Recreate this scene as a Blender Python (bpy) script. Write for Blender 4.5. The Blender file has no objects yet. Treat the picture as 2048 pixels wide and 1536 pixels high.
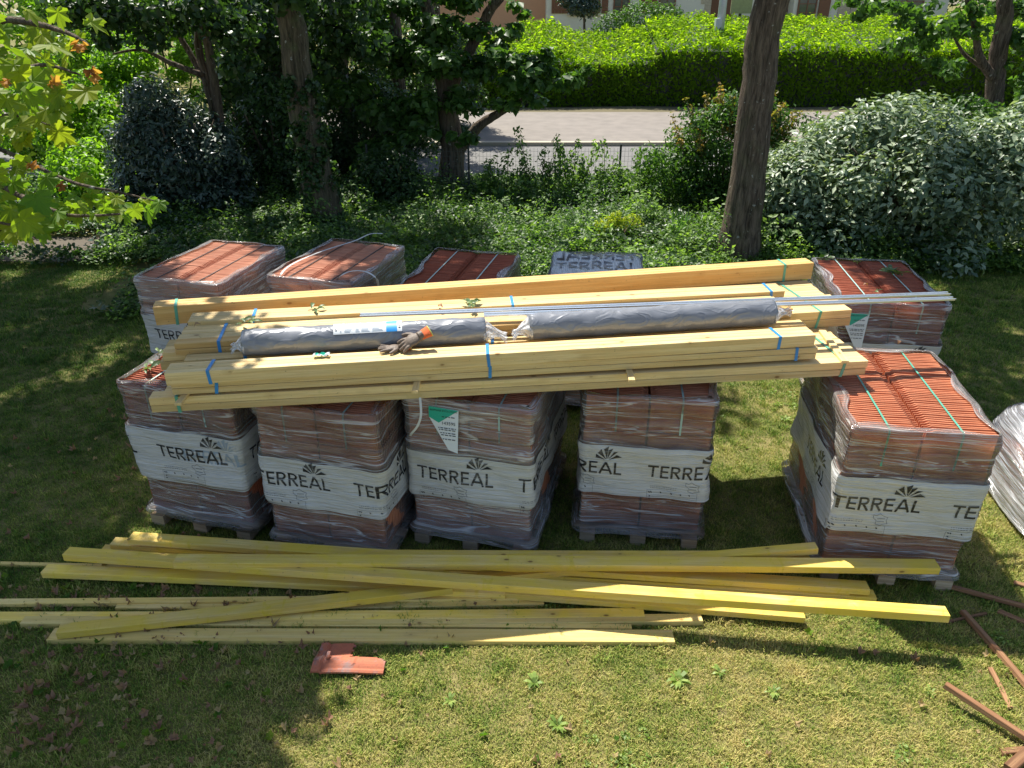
import bpy, bmesh, math, random
import numpy as np
from mathutils import Vector, Matrix
random.seed(7)
R = math.radians
sc = bpy.context.scene
col = sc.collection

# ------------------------------------------------------------------ camera, sky, sun, exposure
CAM_H = 3.93; PITCH = R(27.4); FPX = 1520.0
cam_data = bpy.data.cameras.new('camera')
cam_data.sensor_width = 36.0; cam_data.lens = 36.0 * FPX / 2048.0
cam_data.clip_start = 0.05; cam_data.clip_end = 600
cam = bpy.data.objects.new('camera', cam_data); col.objects.link(cam)
cam.location = (0, 0, CAM_H); cam.rotation_euler = (math.pi / 2 - PITCH, 0, 0)
sc.camera = cam
SUN = Vector((-0.30, 0.53, 1.0)).normalized()          # towards the sun
world = bpy.data.worlds.new('World'); sc.world = world; world.use_nodes = True
wn = world.node_tree; wn.nodes.clear()
sky = wn.nodes.new('ShaderNodeTexSky'); sky.sky_type = 'NISHITA'; sky.sun_disc = False
sky.sun_elevation = math.asin(SUN.z); sky.sun_rotation = math.atan2(SUN.x, SUN.y)
bg = wn.nodes.new('ShaderNodeBackground'); bg.inputs['Strength'].default_value = 0.098
wo = wn.nodes.new('ShaderNodeOutputWorld')
wn.links.new(sky.outputs[0], bg.inputs[0]); wn.links.new(bg.outputs[0], wo.inputs[0])
sl = bpy.data.lights.new('sun', 'SUN'); sl.energy = 5.0; sl.angle = R(0.55); sl.color = (1.0, 0.955, 0.87)
so = bpy.data.objects.new('sun', sl); col.objects.link(so)
so.rotation_euler = SUN.to_track_quat('Z', 'Y').to_euler(); so.location = (-8, 12, 30)
sc.view_settings.view_transform = 'Standard'; sc.view_settings.look = 'None'
sc.view_settings.gamma = 1.0; sc.view_settings.use_curve_mapping = False
sc.view_settings.exposure = 0.84
try:
    sc.cycles.transparent_max_bounces = 16
except Exception: pass

# ------------------------------------------------------------------ small helpers
def G(px, py, z=0.0):
    """photo pixel (2048x1536) seen at height z -> world point, used to measure the place"""
    a = (px - 1024) / FPX; b = (py - 768) / FPX
    dy = math.cos(PITCH) - b * math.sin(PITCH); dz = -math.sin(PITCH) - b * math.cos(PITCH)
    t = (z - CAM_H) / dz
    return Vector((a * t, dy * t, z))
def D(px, py, dist):
    a = (px - 1024) / FPX; b = (py - 768) / FPX
    d = Vector((a, math.cos(PITCH) - b * math.sin(PITCH), -math.sin(PITCH) - b * math.cos(PITCH)))
    return Vector((0, 0, CAM_H)) + d * dist
def YP(px, py, Y):
    a = (px - 1024) / FPX; b = (py - 768) / FPX
    d = Vector((a, math.cos(PITCH) - b * math.sin(PITCH), -math.sin(PITCH) - b * math.cos(PITCH)))
    return Vector((0, 0, CAM_H)) + d * (Y / d.y)

def mesh(name, verts, faces, mats=(), smooth=False):
    me = bpy.data.meshes.new(name)
    me.from_pydata([tuple(v) for v in verts], [], faces)
    for m in mats: me.materials.append(m)
    if smooth:
        me.polygons.foreach_set('use_smooth', [True] * len(me.polygons))
    me.update()
    return me
def link(name, me, parent=None, loc=None, rot=None):
    o = bpy.data.objects.new(name, me); col.objects.link(o)
    if parent is not None: o.parent = parent
    if loc is not None: o.location = loc
    if rot is not None: o.rotation_euler = rot
    return o
def thing(name, label, cat, group=None, loc=(0, 0, 0), rotz=0.0, rot=None):
    o = bpy.data.objects.new(name, None); col.objects.link(o)
    o.empty_display_size = 0.2
    o.location = loc; o.rotation_euler = rot if rot else (0, 0, rotz)
    return tag(o, label, cat, group)
def tag(o, label, cat, group=None):
    o['label'] = label; o['category'] = cat
    if group: o['group'] = group
    return o
def kind(o, k, label=None, cat=None):
    o['kind'] = k
    if label: o['label'] = label
    if cat: o['category'] = cat
    return o

class MB:
    """collects geometry of one mesh"""
    def __init__(s): s.v = []; s.f = []
    def add(s, vs, fs):
        n = len(s.v); s.v += [tuple(v) for v in vs]; s.f += [tuple(i + n for i in f) for f in fs]
    def box(s, x0, x1, y0, y1, z0, z1, M=None):
        vs = [(x, y, z) for x in (x0, x1) for y in (y0, y1) for z in (z0, z1)]
        if M is not None: vs = [M @ Vector(v) for v in vs]
        s.add(vs, [(0, 1, 3, 2), (4, 6, 7, 5), (0, 4, 5, 1), (2, 3, 7, 6), (0, 2, 6, 4), (1, 5, 7, 3)])
    def tube(s, pts, rad, n=8, cap=True):
        pts = [Vector(p) for p in pts]; rings = []
        if not hasattr(rad, '__len__'): rad = [rad] * len(pts)
        up = None
        vs = []
        for i, p in enumerate(pts):
            t = (pts[min(i + 1, len(pts) - 1)] - pts[max(i - 1, 0)])
            t = t.normalized() if t.length > 1e-9 else Vector((0, 0, 1))
            if up is None:
                up = t.orthogonal().normalized()
            else:
                up = (up - t * up.dot(t)).normalized()
            w = t.cross(up)
            for k in range(n):
                a = 2 * math.pi * k / n
                vs.append(p + (up * math.cos(a) + w * math.sin(a)) * rad[i])
        fs = []
        for i in range(len(pts) - 1):
            for k in range(n):
                fs.append((i * n + k, i * n + (k + 1) % n, (i + 1) * n + (k + 1) % n, (i + 1) * n + k))
        if cap:
            fs.append(tuple(range(n - 1, -1, -1))); fs.append(tuple((len(pts) - 1) * n + k for k in range(n)))
        s.add(vs, fs)
    def build(s, name, mat, parent=None, smooth=False, **k):
        me = mesh(name, s.v, s.f, [mat] if mat else [], smooth)
        return link(name, me, parent, **k)

# ------------------------------------------------------------------ materials
def new_mat(name):
    m = bpy.data.materials.new(name); m.use_nodes = True
    nt = m.node_tree; nt.nodes.clear()
    out = nt.nodes.new('ShaderNodeOutputMaterial')
    return m, nt, out
def N(nt, t, **k):
    n = nt.nodes.new(t)
    for a, b in k.items(): setattr(n, a, b)
    return n
def L(nt, a, b): nt.links.new(a, b)
def ramp(nt, fac, stops):
    r = N(nt, 'ShaderNodeValToRGB'); e = r.color_ramp.elements
    while len(e) < len(stops): e.new(0.5)
    for i, (p, c) in enumerate(stops):
        e[i].position = p; e[i].color = (c[0], c[1], c[2], 1) if hasattr(c, '__len__') else (c, c, c, 1)
    L(nt, fac, r.inputs[0]); return r.outputs[0]
def noise(nt, vec, scale, detail=3, rough=0.55, dist=0.0):
    n = N(nt, 'ShaderNodeTexNoise'); n.inputs['Scale'].default_value = scale
    n.inputs['Detail'].default_value = detail; n.inputs['Roughness'].default_value = rough
    n.inputs['Distortion'].default_value = dist
    if vec is not None: L(nt, vec, n.inputs['Vector'])
    return n.outputs[0]
def coord(nt, what='Object'):
    return N(nt, 'ShaderNodeTexCoord').outputs[what]
def mapping(nt, vec, scale=(1, 1, 1), loc=(0, 0, 0), rot=(0, 0, 0)):
    m = N(nt, 'ShaderNodeMapping'); L(nt, vec, m.inputs[0])
    m.inputs['Scale'].default_value = scale; m.inputs['Location'].default_value = loc
    m.inputs['Rotation'].default_value = rot
    return m.outputs[0]
def mixc(nt, fac, a, b, mode='MIX'):
    m = N(nt, 'ShaderNodeMix', data_type='RGBA', blend_type=mode)
    if hasattr(fac, 'links'): L(nt, fac, m.inputs[0])
    else: m.inputs[0].default_value = fac
    for k, x in ((6, a), (7, b)):
        if hasattr(x, 'links'): L(nt, x, m.inputs[k])
        else: m.inputs[k].default_value = (x[0], x[1], x[2], 1)
    return m.outputs[2]
def mth(nt, op, a, b=None, clamp=False):
    m = N(nt, 'ShaderNodeMath', operation=op, use_clamp=clamp)
    for k, x in ((0, a), (1, b)):
        if x is None: continue
        if hasattr(x, 'links'): L(nt, x, m.inputs[k])
        else: m.inputs[k].default_value = x
    return m.outputs[0]
def bump(nt, h, s=0.3, d=0.01):
    b = N(nt, 'ShaderNodeBump'); b.inputs['Strength'].default_value = s; b.inputs['Distance'].default_value = d
    L(nt, h, b.inputs['Height']); return b.outputs[0]
def pbsdf(nt, color, rough=0.6, normal=None, spec=None, **k):
    p = N(nt, 'ShaderNodeBsdfPrincipled')
    if hasattr(color, 'links'): L(nt, color, p.inputs['Base Color'])
    else: p.inputs['Base Color'].default_value = (*color, 1)
    if hasattr(rough, 'links'): L(nt, rough, p.inputs['Roughness'])
    else: p.inputs['Roughness'].default_value = rough
    if normal is not None: L(nt, normal, p.inputs['Normal'])
    if spec is not None: p.inputs['Specular IOR Level'].default_value = spec
    for a, b in k.items(): p.inputs[a.replace('_', ' ')].default_value = b
    return p.outputs[0]
def rnd_vec(nt, vec, amt=37.0):
    oi = N(nt, 'ShaderNodeObjectInfo'); va = N(nt, 'ShaderNodeVectorMath', operation='ADD')
    c = N(nt, 'ShaderNodeCombineXYZ')
    m = mth(nt, 'MULTIPLY', oi.outputs['Random'], amt)
    for i in range(3): L(nt, m, c.inputs[i])
    L(nt, vec, va.inputs[0]); L(nt, c.outputs[0], va.inputs[1])
    return va.outputs[0], oi.outputs['Random']

def simple(name, color, rough=0.6, nscale=12, var=0.25, bs=0.15, spec=None, what='Object', **k):
    m, nt, out = new_mat(name)
    v = coord(nt, what); n = noise(nt, v, nscale, 4)
    c = mixc(nt, n, tuple(x * (1 - var) for x in color), tuple(min(1, x * (1 + var)) for x in color))
    L(nt, pbsdf(nt, c, rough, bump(nt, n, bs, 0.01), spec, **k), out.inputs[0]); return m

def wood_mat(name, light, dark, knot, tint=None, tamt=0.0, rough=0.62, var=0.17):
    m, nt, out = new_mat(name)
    v, rnd = rnd_vec(nt, coord(nt))
    g1 = noise(nt, mapping(nt, v, (0.7, 16, 16)), 1.6, 3, 0.6, 0.8)
    g2 = noise(nt, mapping(nt, v, (2.5, 110, 110)), 1.0, 3, 0.6, 0.2)
    c = mixc(nt, ramp(nt, g1, [(0.36, 0), (0.60, 1)]), light, dark)
    c = mixc(nt, ramp(nt, g2, [(0.45, 0), (0.72, 0.6)]), c, tuple(x * 0.68 for x in dark))
    if tint:
        t = noise(nt, mapping(nt, v, (1.3, 2.2, 2.2)), 1.7, 3, 0.6, 1.2)
        c = mixc(nt, mth(nt, 'MULTIPLY', ramp(nt, t, [(0.35, 0), (0.62, 1)]), tamt), c, tint)
        t2 = noise(nt, mapping(nt, v, (7, 3, 3)), 1.7, 2, 0.6, 1.0)
        c = mixc(nt, mth(nt, 'MULTIPLY', ramp(nt, t2, [(0.62, 0), (0.7, 1)]), 0.55), c, tuple(x * 0.86 for x in tint))
    # knots
    vo = N(nt, 'ShaderNodeTexVoronoi'); vo.inputs['Scale'].default_value = 1.0
    L(nt, mapping(nt, v, (5.0, 10, 10)), vo.inputs['Vector'])
    sx = N(nt, 'ShaderNodeSeparateColor'); L(nt, vo.outputs['Color'], sx.inputs[0])
    msk = ramp(nt, sx.outputs[0], [(0.46, 0), (0.5, 1)])
    kf = mth(nt, 'MULTIPLY', ramp(nt, vo.outputs['Distance'], [(0.0, 0.95), (0.07, 0.8), (0.12, 0.0)]), msk)
    ring = mth(nt, 'MULTIPLY', ramp(nt, vo.outputs['Distance'], [(0.0, 0.6), (0.12, 0.6), (0.34, 0)]), msk)
    c = mixc(nt, mth(nt, 'MULTIPLY', ring, 0.6), c, tuple(x * 0.7 for x in dark))
    c = mixc(nt, kf, c, knot)
    # each piece its own tone
    hs = N(nt, 'ShaderNodeHueSaturation')
    mr = N(nt, 'ShaderNodeMapRange'); L(nt, rnd, mr.inputs[0])
    mr.inputs[3].default_value = 1 - var; mr.inputs[4].default_value = 1 + var
    L(nt, mr.outputs[0], hs.inputs['Value']); L(nt, c, hs.inputs['Color'])
    # dirt specks
    sp = ramp(nt, noise(nt, v, 45, 2), [(0.70, 0), (0.76, 1)])
    c = mixc(nt, mth(nt, 'MULTIPLY', sp, 0.5), hs.outputs[0], (0.12, 0.08, 0.04))
    L(nt, pbsdf(nt, c, rough, bump(nt, g2, 0.25, 0.003), 0.3), out.inputs[0]); return m

M = {}
M['pine'] = wood_mat('pine_wood', (0.78, 0.60, 0.31), (0.66, 0.45, 0.19), (0.24, 0.12, 0.04), (0.74, 0.57, 0.24), 0.3)
M['pine_orange'] = wood_mat('orange_pine_wood', (0.76, 0.50, 0.20), (0.66, 0.38, 0.12), (0.3, 0.14, 0.04), (0.78, 0.50, 0.18), 0.3)
M['treated'] = wood_mat('treated_yellow_wood', (0.88, 0.66, 0.24), (0.80, 0.54, 0.14), (0.20, 0.10, 0.03), (0.86, 0.62, 0.04), 0.65)
M['treated_pale'] = wood_mat('pale_treated_wood', (0.87, 0.67, 0.29), (0.78, 0.54, 0.17), (0.20, 0.10, 0.03), (0.82, 0.62, 0.16), 0.55)
M['pallet_wood'] = wood_mat('pallet_wood', (0.55, 0.44, 0.31), (0.40, 0.30, 0.20), (0.12, 0.08, 0.05))
M['old_wood'] = wood_mat('old_brown_wood', (0.36, 0.20, 0.10), (0.20, 0.095, 0.045), (0.07, 0.03, 0.02), var=0.25, rough=0.8)

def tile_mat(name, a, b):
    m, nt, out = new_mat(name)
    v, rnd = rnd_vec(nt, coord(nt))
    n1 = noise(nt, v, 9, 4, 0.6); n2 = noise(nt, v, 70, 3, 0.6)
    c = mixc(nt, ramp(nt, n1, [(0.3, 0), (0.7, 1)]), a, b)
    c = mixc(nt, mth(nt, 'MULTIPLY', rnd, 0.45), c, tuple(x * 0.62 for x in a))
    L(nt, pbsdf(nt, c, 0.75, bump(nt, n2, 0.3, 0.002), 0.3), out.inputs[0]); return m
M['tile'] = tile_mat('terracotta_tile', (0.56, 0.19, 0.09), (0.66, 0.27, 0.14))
M['tile_pale'] = tile_mat('sun_pale_terracotta_tile', (0.60, 0.25, 0.15), (0.70, 0.35, 0.22))  # paler copy with sunlight put into its colour, for two back-row pallets
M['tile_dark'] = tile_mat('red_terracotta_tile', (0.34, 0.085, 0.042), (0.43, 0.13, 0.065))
m, nt, out = new_mat('old_terracotta')
v = coord(nt); n1 = noise(nt, v, 7, 5, 0.7); n2 = noise(nt, v, 60, 3)
c = mixc(nt, ramp(nt, n1, [(0.3, 0), (0.6, 1)]), (0.50, 0.15, 0.07), (0.42, 0.13, 0.07))
c = mixc(nt, ramp(nt, n1, [(0.50, 0), (0.62, 0.85)]), c, (0.27, 0.18, 0.16)); c = mixc(nt, ramp(nt, n2, [(0.5, 0), (0.7, 0.5)]), c, (0.30, 0.09, 0.05))
L(nt, pbsdf(nt, c, 0.8, bump(nt, n2, 0.4, 0.002)), out.inputs[0]); M['old_tile'] = m

def film_mat(name, density=0.22, streak=0.6, opaque=False, base=(0.86, 0.87, 0.90)):
    """stretch film: clear with whitish stretched streaks; or the printed opaque band under it"""
    m, nt, out = new_mat(name)
    uv = coord(nt, 'UV'); v, rnd = rnd_vec(nt, uv, 11.0)
    s1 = noise(nt, mapping(nt, v, (1.3, 26, 1), rot=(0, 0, 0.07)), 1.0, 4, 0.65, 0.6)
    s2 = noise(nt, mapping(nt, v, (3.5, 95, 1), rot=(0, 0, -0.05)), 1.0, 3, 0.6, 0.5)
    s3 = noise(nt, mapping(nt, v, (1.6, 12, 1), rot=(0, 0, 0.42)), 1.0, 3, 0.6, 1.5)
    hgt = mth(nt, 'ADD', mth(nt, 'MULTIPLY', s1, 1.0), mth(nt, 'MULTIPLY', s2, 0.45))
    hgt = mth(nt, 'ADD', hgt, mth(nt, 'MULTIPLY', s3, 0.8))
    nrm = bump(nt, hgt, 0.8, 0.03)
    if opaque:
        c = mixc(nt, ramp(nt, s1, [(0.3, 0), (0.75, 1)]), tuple(x * 0.84 for x in base), base)
        c = mixc(nt, ramp(nt, s2, [(0.58, 0), (0.75, 0.7)]), c, (0.72, 0.72, 0.71))
        L(nt, pbsdf(nt, c, 0.2, nrm, 0.5), out.inputs[0]); return m
    a1 = ramp(nt, s1, [(0.42, 0), (0.72, 1)]); a2 = ramp(nt, s2, [(0.55, 0), (0.72, 1)])
    a3 = ramp(nt, s3, [(0.5, 0), (0.75, 1)])
    al = mth(nt, 'ADD', mth(nt, 'MULTIPLY', a1, streak * 0.45), mth(nt, 'MULTIPLY', a2, streak * 0.55))
    al = mth(nt, 'ADD', al, mth(nt, 'MULTIPLY', a3, streak * 0.25))
    lw = N(nt, 'ShaderNodeLayerWeight'); lw.inputs['Blend'].default_value = 0.25
    L(nt, nrm, lw.inputs['Normal'])
    al = mth(nt, 'ADD', al, mth(nt, 'MULTIPLY', lw.outputs['Facing'], 0.16))
    r1 = noise(nt, mapping(nt, v, (0.7, 11, 1), rot=(0, 0, 0.04)), 1.0, 3, 0.6, 0.8)
    line = ramp(nt, mth(nt, 'ABSOLUTE', mth(nt, 'SUBTRACT', r1, 0.5)), [(0.0, 1), (0.012, 0.5), (0.022, 0)])
    al = mth(nt, 'ADD', al, mth(nt, 'MULTIPLY', line, 0.45))
    al = mth(nt, 'ADD', al, density, True)
    tr = N(nt, 'ShaderNodeBsdfTransparent'); tr.inputs[0].default_value = (0.88, 0.80, 0.71, 1)
    p = pbsdf(nt, base, 0.16, nrm, 0.7)
    mx = N(nt, 'ShaderNodeMixShader'); L(nt, al, mx.inputs[0]); L(nt, tr.outputs[0], mx.inputs[1]); L(nt, p, mx.inputs[2])
    gl = N(nt, 'ShaderNodeBsdfGlossy'); gl.inputs['Roughness'].default_value = 0.14; L(nt, nrm, gl.inputs['Normal'])
    fr = N(nt, 'ShaderNodeFresnel'); fr.inputs[0].default_value = 1.6; L(nt, nrm, fr.inputs['Normal'])
    mx2 = N(nt, 'ShaderNodeMixShader'); L(nt, fr.outputs[0], mx2.inputs[0]); L(nt, mx.outputs[0], mx2.inputs[1]); L(nt, gl.outputs[0], mx2.inputs[2])
    L(nt, mx2.outputs[0], out.inputs[0]); return m
M['film'] = film_mat('stretch_film', 0.03, 0.40, base=(0.88, 0.84, 0.78))
M['film_dense'] = film_mat('dense_stretch_film', 0.09, 0.62, base=(0.88, 0.85, 0.80))
M['film_milky'] = film_mat('milky_film', 0.16, 0.85)
M['band'] = film_mat('white_printed_film', opaque=True, base=(0.66, 0.65, 0.62))
M['cap'] = film_mat('grey_cap_film', opaque=True, base=(0.56, 0.60, 0.61))
M['ink'] = simple('black_ink', (0.022, 0.024, 0.028), 0.3, 8, 0.2, 0.0)
m, nt, out = new_mat('film_print')
v, rnd = rnd_vec(nt, coord(nt)); s1 = noise(nt, mapping(nt, v, (3, 3, 60), rot=(.04, .05, 0)), 1.0, 3, .6, .4)
L(nt, pbsdf(nt, mixc(nt, ramp(nt, s1, [(.5, 0), (.72, .55)]), (.025, .026, .03), (.42, .42, .42)), .25, bump(nt, s1, .5, .01), .5), out.inputs[0]); M['print'] = m
M['ink_grey'] = simple('faded_ink', (0.30, 0.36, 0.42), 0.3, 8, 0.1, 0.0)
M['strap_green'] = simple('green_strap', (0.10, 0.36, 0.25), 0.35)
M['strap_pale'] = simple('pale_strap', (0.36, 0.50, 0.44), 0.4)
M['strap_blue'] = simple('blue_strap', (0.03, 0.25, 0.60), 0.35)
M['strap_white'] = simple('white_strap', (0.62, 0.62, 0.60), 0.4)
M['shade_tube_dark'] = simple('dark_shade_tube', (0.05, 0.055, 0.05), 0.5)  # the tile lugs' painted shade, and the packet's tube
M['label_white'] = simple('label_paper', (0.78, 0.80, 0.80), 0.4, 5, 0.05, 0.05)
M['label_green'] = simple('label_green', (0.02, 0.42, 0.28), 0.4, 5, 0.05, 0.05)
M['label_blue'] = simple('label_blue', (0.04, 0.33, 0.75), 0.4, 5, 0.05, 0.05)
M['metal'] = simple('galvanised_metal', (0.62, 0.66, 0.70), 0.28, 30, 0.08, 0.05, Metallic=0.85)
m, nt, out = new_mat('grey_roll_film')
v = coord(nt); wv = noise(nt, mapping(nt, v, (4.5, 8, 8)), 1.0, 1, 0.5, 1.6); w2 = noise(nt, mapping(nt, v, (2.5, 30, 30)), 1, 3)
hh = mth(nt, 'ADD', ramp(nt, wv, [(0.40, 0), (0.5, 1), (0.62, 0.0)]), mth(nt, 'MULTIPLY', w2, 0.15))
L(nt, pbsdf(nt, (0.22, 0.23, 0.25), 0.3, bump(nt, hh, 0.25, 0.010), 0.5, Metallic=0.15), out.inputs[0]); M['roll'] = m
M['bark'] = simple('bark', (0.17, 0.125, 0.085), 0.9)
def bark_mat(name, a, b, moss=0.3):
    m, nt, out = new_mat(name)
    v = coord(nt); f = noise(nt, mapping(nt, v, (22, 22, 2.6)), 1.0, 5, 0.7, 0.6); l = noise(nt, v, 3.5, 4, 0.65)
    c = mixc(nt, ramp(nt, f, [(0.36, 0), (0.62, 1)]), a, b)
    c = mixc(nt, mth(nt, 'MULTIPLY', ramp(nt, l, [(0.5, 0), (0.62, 1)]), moss), c, (0.10, 0.12, 0.05))
    c = mixc(nt, ramp(nt, noise(nt, v, 14, 3), [(0.66, 0), (0.72, 0.8)]), c, (0.42, 0.42, 0.38))
    L(nt, pbsdf(nt, c, 0.9, bump(nt, f, 1.0, 0.05), 0.2), out.inputs[0]); return m
M['bark'] = bark_mat('bark', (0.045, 0.033, 0.024), (0.19, 0.145, 0.105), 0.2)
M['bark_ivy'] = bark_mat('mossy_bark', (0.04, 0.034, 0.022), (0.16, 0.13, 0.085), 0.6)

def leaf_mat(name, cols, trans=0.35, rough=0.45, spec=0.4, back=None, patch=1.2):
    """cols: three colours, mixed per leaf and by slow noise through the crown"""
    m, nt, out = new_mat(name)
    at = N(nt, 'ShaderNodeAttribute', attribute_name='leafvar')
    pos = N(nt, 'ShaderNodeNewGeometry')
    n = noise(nt, pos.outputs['Position'], patch, 2)
    f = mth(nt, 'ADD', mth(nt, 'MULTIPLY', at.outputs['Fac'], 0.7), mth(nt, 'MULTIPLY', n, 0.35), True)
    c = ramp(nt, f, [(0.05, cols[0]), (0.5, cols[1]), (0.98, cols[2])])
    if back: c = mixc(nt, pos.outputs['Backfacing'], c, back)
    p = pbsdf(nt, c, rough, None, spec)
    t = N(nt, 'ShaderNodeBsdfTranslucent')
    cc = N(nt, 'ShaderNodeMix', data_type='RGBA', blend_type='MULTIPLY'); cc.inputs[0].default_value = 1.0
    L(nt, c, cc.inputs[6]); cc.inputs[7].default_value = (1.9, 2.1, 0.7, 1)
    L(nt, cc.outputs[2], t.inputs[0])
    mx = N(nt, 'ShaderNodeMixShader'); mx.inputs[0].default_value = trans
    L(nt, p, mx.inputs[1]); L(nt, t.outputs[0], mx.inputs[2]); L(nt, mx.outputs[0], out.inputs[0]); return m
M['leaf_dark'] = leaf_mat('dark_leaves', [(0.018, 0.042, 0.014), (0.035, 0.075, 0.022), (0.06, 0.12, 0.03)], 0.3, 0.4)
M['leaf_mid'] = leaf_mat('mid_green_leaves', [(0.03, 0.07, 0.015), (0.055, 0.12, 0.025), (0.10, 0.19, 0.035)], 0.4)
M['leaf_bright'] = leaf_mat('bright_leaves', [(0.07, 0.14, 0.012), (0.13, 0.25, 0.02), (0.21, 0.34, 0.03)], 0.5)
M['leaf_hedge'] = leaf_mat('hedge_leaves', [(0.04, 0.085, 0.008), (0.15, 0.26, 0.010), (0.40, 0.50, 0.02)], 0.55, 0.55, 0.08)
M['leaf_silver'] = leaf_mat('silvery_leaves', [(0.035, 0.07, 0.035), (0.13, 0.19, 0.11), (0.46, 0.52, 0.35)], 0.2, 0.4, 0.4, patch=0.8)
M['leaf_laurel'] = leaf_mat('dark_laurel_leaves', [(0.022, 0.04, 0.03), (0.045, 0.075, 0.055), (0.08, 0.12, 0.085)], 0.12, 0.34, 0.45)
M['leaf_ground'] = leaf_mat('ground_cover_leaves', [(0.03, 0.065, 0.018), (0.10, 0.18, 0.045), (0.28, 0.40, 0.11)], 0.4, 0.5)
M['leaf_sycamore'] = leaf_mat('sycamore_leaves', [(0.04, 0.10, 0.015), (0.10, 0.19, 0.02), (0.27, 0.29, 0.03)], 0.45, 0.5, 0.2)
M['leaf_brown'] = leaf_mat('withered_leaves', [(0.16, 0.07, 0.03), (0.34, 0.14, 0.05), (0.45, 0.25, 0.09)], 0.4, 0.7, 0.2)
M['leaf_fallen'] = leaf_mat('fallen_leaves', [(0.16, 0.085, 0.045), (0.30, 0.17, 0.11), (0.42, 0.35, 0.16)], 0.2, 0.8, 0.2)
M['leaf_yellow'] = leaf_mat('yellow_flowers', [(0.12, 0.22, 0.03), (0.36, 0.42, 0.03), (0.66, 0.64, 0.05)], 0.3, 0.6)
M['leaf_red'] = leaf_mat('reddish_tip_leaves', [(0.09, 0.10, 0.02), (0.20, 0.17, 0.04), (0.38, 0.20, 0.08)], 0.4)
M['sprig'] = leaf_mat('sprig_leaves', [(0.04, 0.085, 0.03), (0.08, 0.14, 0.05), (0.22, 0.30, 0.09)], 0.2, 0.45)
M['weed'] = leaf_mat('weed_leaves', [(0.09, 0.15, 0.03), (0.19, 0.28, 0.05), (0.34, 0.42, 0.12)], 0.35, 0.5)
M['iris'] = leaf_mat('iris_blades', [(0.05, 0.12, 0.04), (0.10, 0.20, 0.06), (0.20, 0.34, 0.08)], 0.35, 0.4)

# grass: instanced tufts, coloured by where they stand
m, nt, out = new_mat('grass_blades')
pos = N(nt, 'ShaderNodeNewGeometry').outputs['Position']
big = noise(nt, pos, 0.9, 3, 0.6); mid = noise(nt, pos, 5.5, 3, 0.6); fine = noise(nt, pos, 60, 2)
at = N(nt, 'ShaderNodeAttribute', attribute_name='leafvar').outputs['Fac']
sep = N(nt, 'ShaderNodeSeparateXYZ'); L(nt, pos, sep.inputs[0])
f = mth(nt, 'ADD', mth(nt, 'MULTIPLY', big, 0.8), mth(nt, 'MULTIPLY', mid, 0.9))
f = mth(nt, 'ADD', f, mth(nt, 'MULTIPLY', at, 0.5))
# the lawn is drier towards the front
yy = N(nt, 'ShaderNodeMapRange'); L(nt, sep.outputs['Y'], yy.inputs[0]); yy.inputs[1].default_value = 2.5; yy.inputs[2].default_value = 8.0
yy.inputs[3].default_value = 0.12; yy.inputs[4].default_value = -0.22
f = mth(nt, 'ADD', f, yy.outputs[0])
xx = N(nt, 'ShaderNodeMapRange'); L(nt, sep.outputs['X'], xx.inputs[0]); xx.inputs[1].default_value = -3.5; xx.inputs[2].default_value = 1.0
xx.inputs[3].default_value = -0.10; xx.inputs[4].default_value = 0.03
f = mth(nt, 'SUBTRACT', mth(nt, 'ADD', f, xx.outputs[0]), 0.60, True)
c = ramp(nt, f, [(0.08, (0.06, 0.13, 0.02)), (0.36, (0.17, 0.28, 0.035)), (0.56, (0.38, 0.41, 0.085)), (0.84, (0.64, 0.53, 0.20))])
rusty = ramp(nt, noise(nt, pos, 1.7, 2), [(0.66, 0), (0.76, 0.5)])
c = mixc(nt, rusty, c, (0.36, 0.21, 0.04))
p = pbsdf(nt, c, 0.6, None, 0.25); t = N(nt, 'ShaderNodeBsdfTranslucent'); L(nt, c, t.inputs[0])
mx = N(nt, 'ShaderNodeMixShader'); mx.inputs[0].default_value = 0.3
L(nt, p, mx.inputs[1]); L(nt, t.outputs[0], mx.inputs[2]); L(nt, mx.outputs[0], out.inputs[0]); M['grass'] = m
m, nt, out = new_mat('lawn_soil')
v = coord(nt); n1 = noise(nt, v, 2.0, 4); n2 = noise(nt, v, 40, 4, 0.7)
c = mixc(nt, ramp(nt, n1, [(0.35, 0), (0.65, 1)]), (0.11, 0.13, 0.035), (0.26, 0.22, 0.09))
c = mixc(nt, ramp(nt, n2, [(0.45, 0), (0.7, 0.7)]), c, (0.09, 0.065, 0.035))
L(nt, pbsdf(nt, c, 0.95, bump(nt, n2, 0.6, 0.02), 0.1), out.inputs[0]); M['soil'] = m
M['asphalt'] = simple('asphalt', (0.155, 0.15, 0.14), 0.9, 9, 0.3, 0.4)
M['pavement'] = simple('pavement', (0.20, 0.175, 0.15), 0.9, 2.2, 0.35, 0.3)
M['kerb'] = simple('kerb_stone', (0.42, 0.37, 0.28), 0.85, 20, 0.2, 0.3)
M['verge'] = simple('verge', (0.12, 0.10, 0.05), 0.95, 20, 0.4, 0.5)
M['dirt'] = simple('dirt_path', (0.10, 0.082, 0.058), 0.95, 14, 0.3, 0.5)
M['cream'] = simple('cream_render', (0.74, 0.70, 0.58), 0.9, 9, 0.06, 0.2)
M['peach'] = simple('peach_render', (0.66, 0.36, 0.22), 0.9, 9, 0.06, 0.2)
M['shutter'] = simple('brown_shutter', (0.20, 0.085, 0.04), 0.6, 14, 0.2, 0.2)
M['stone'] = simple('quoin_stone', (0.50, 0.42, 0.30), 0.9, 12, 0.3, 0.6)
M['glass'] = simple('window_glass', (0.10, 0.10, 0.085), 0.08, 3, 0.5, 0.0, 0.8)
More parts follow.
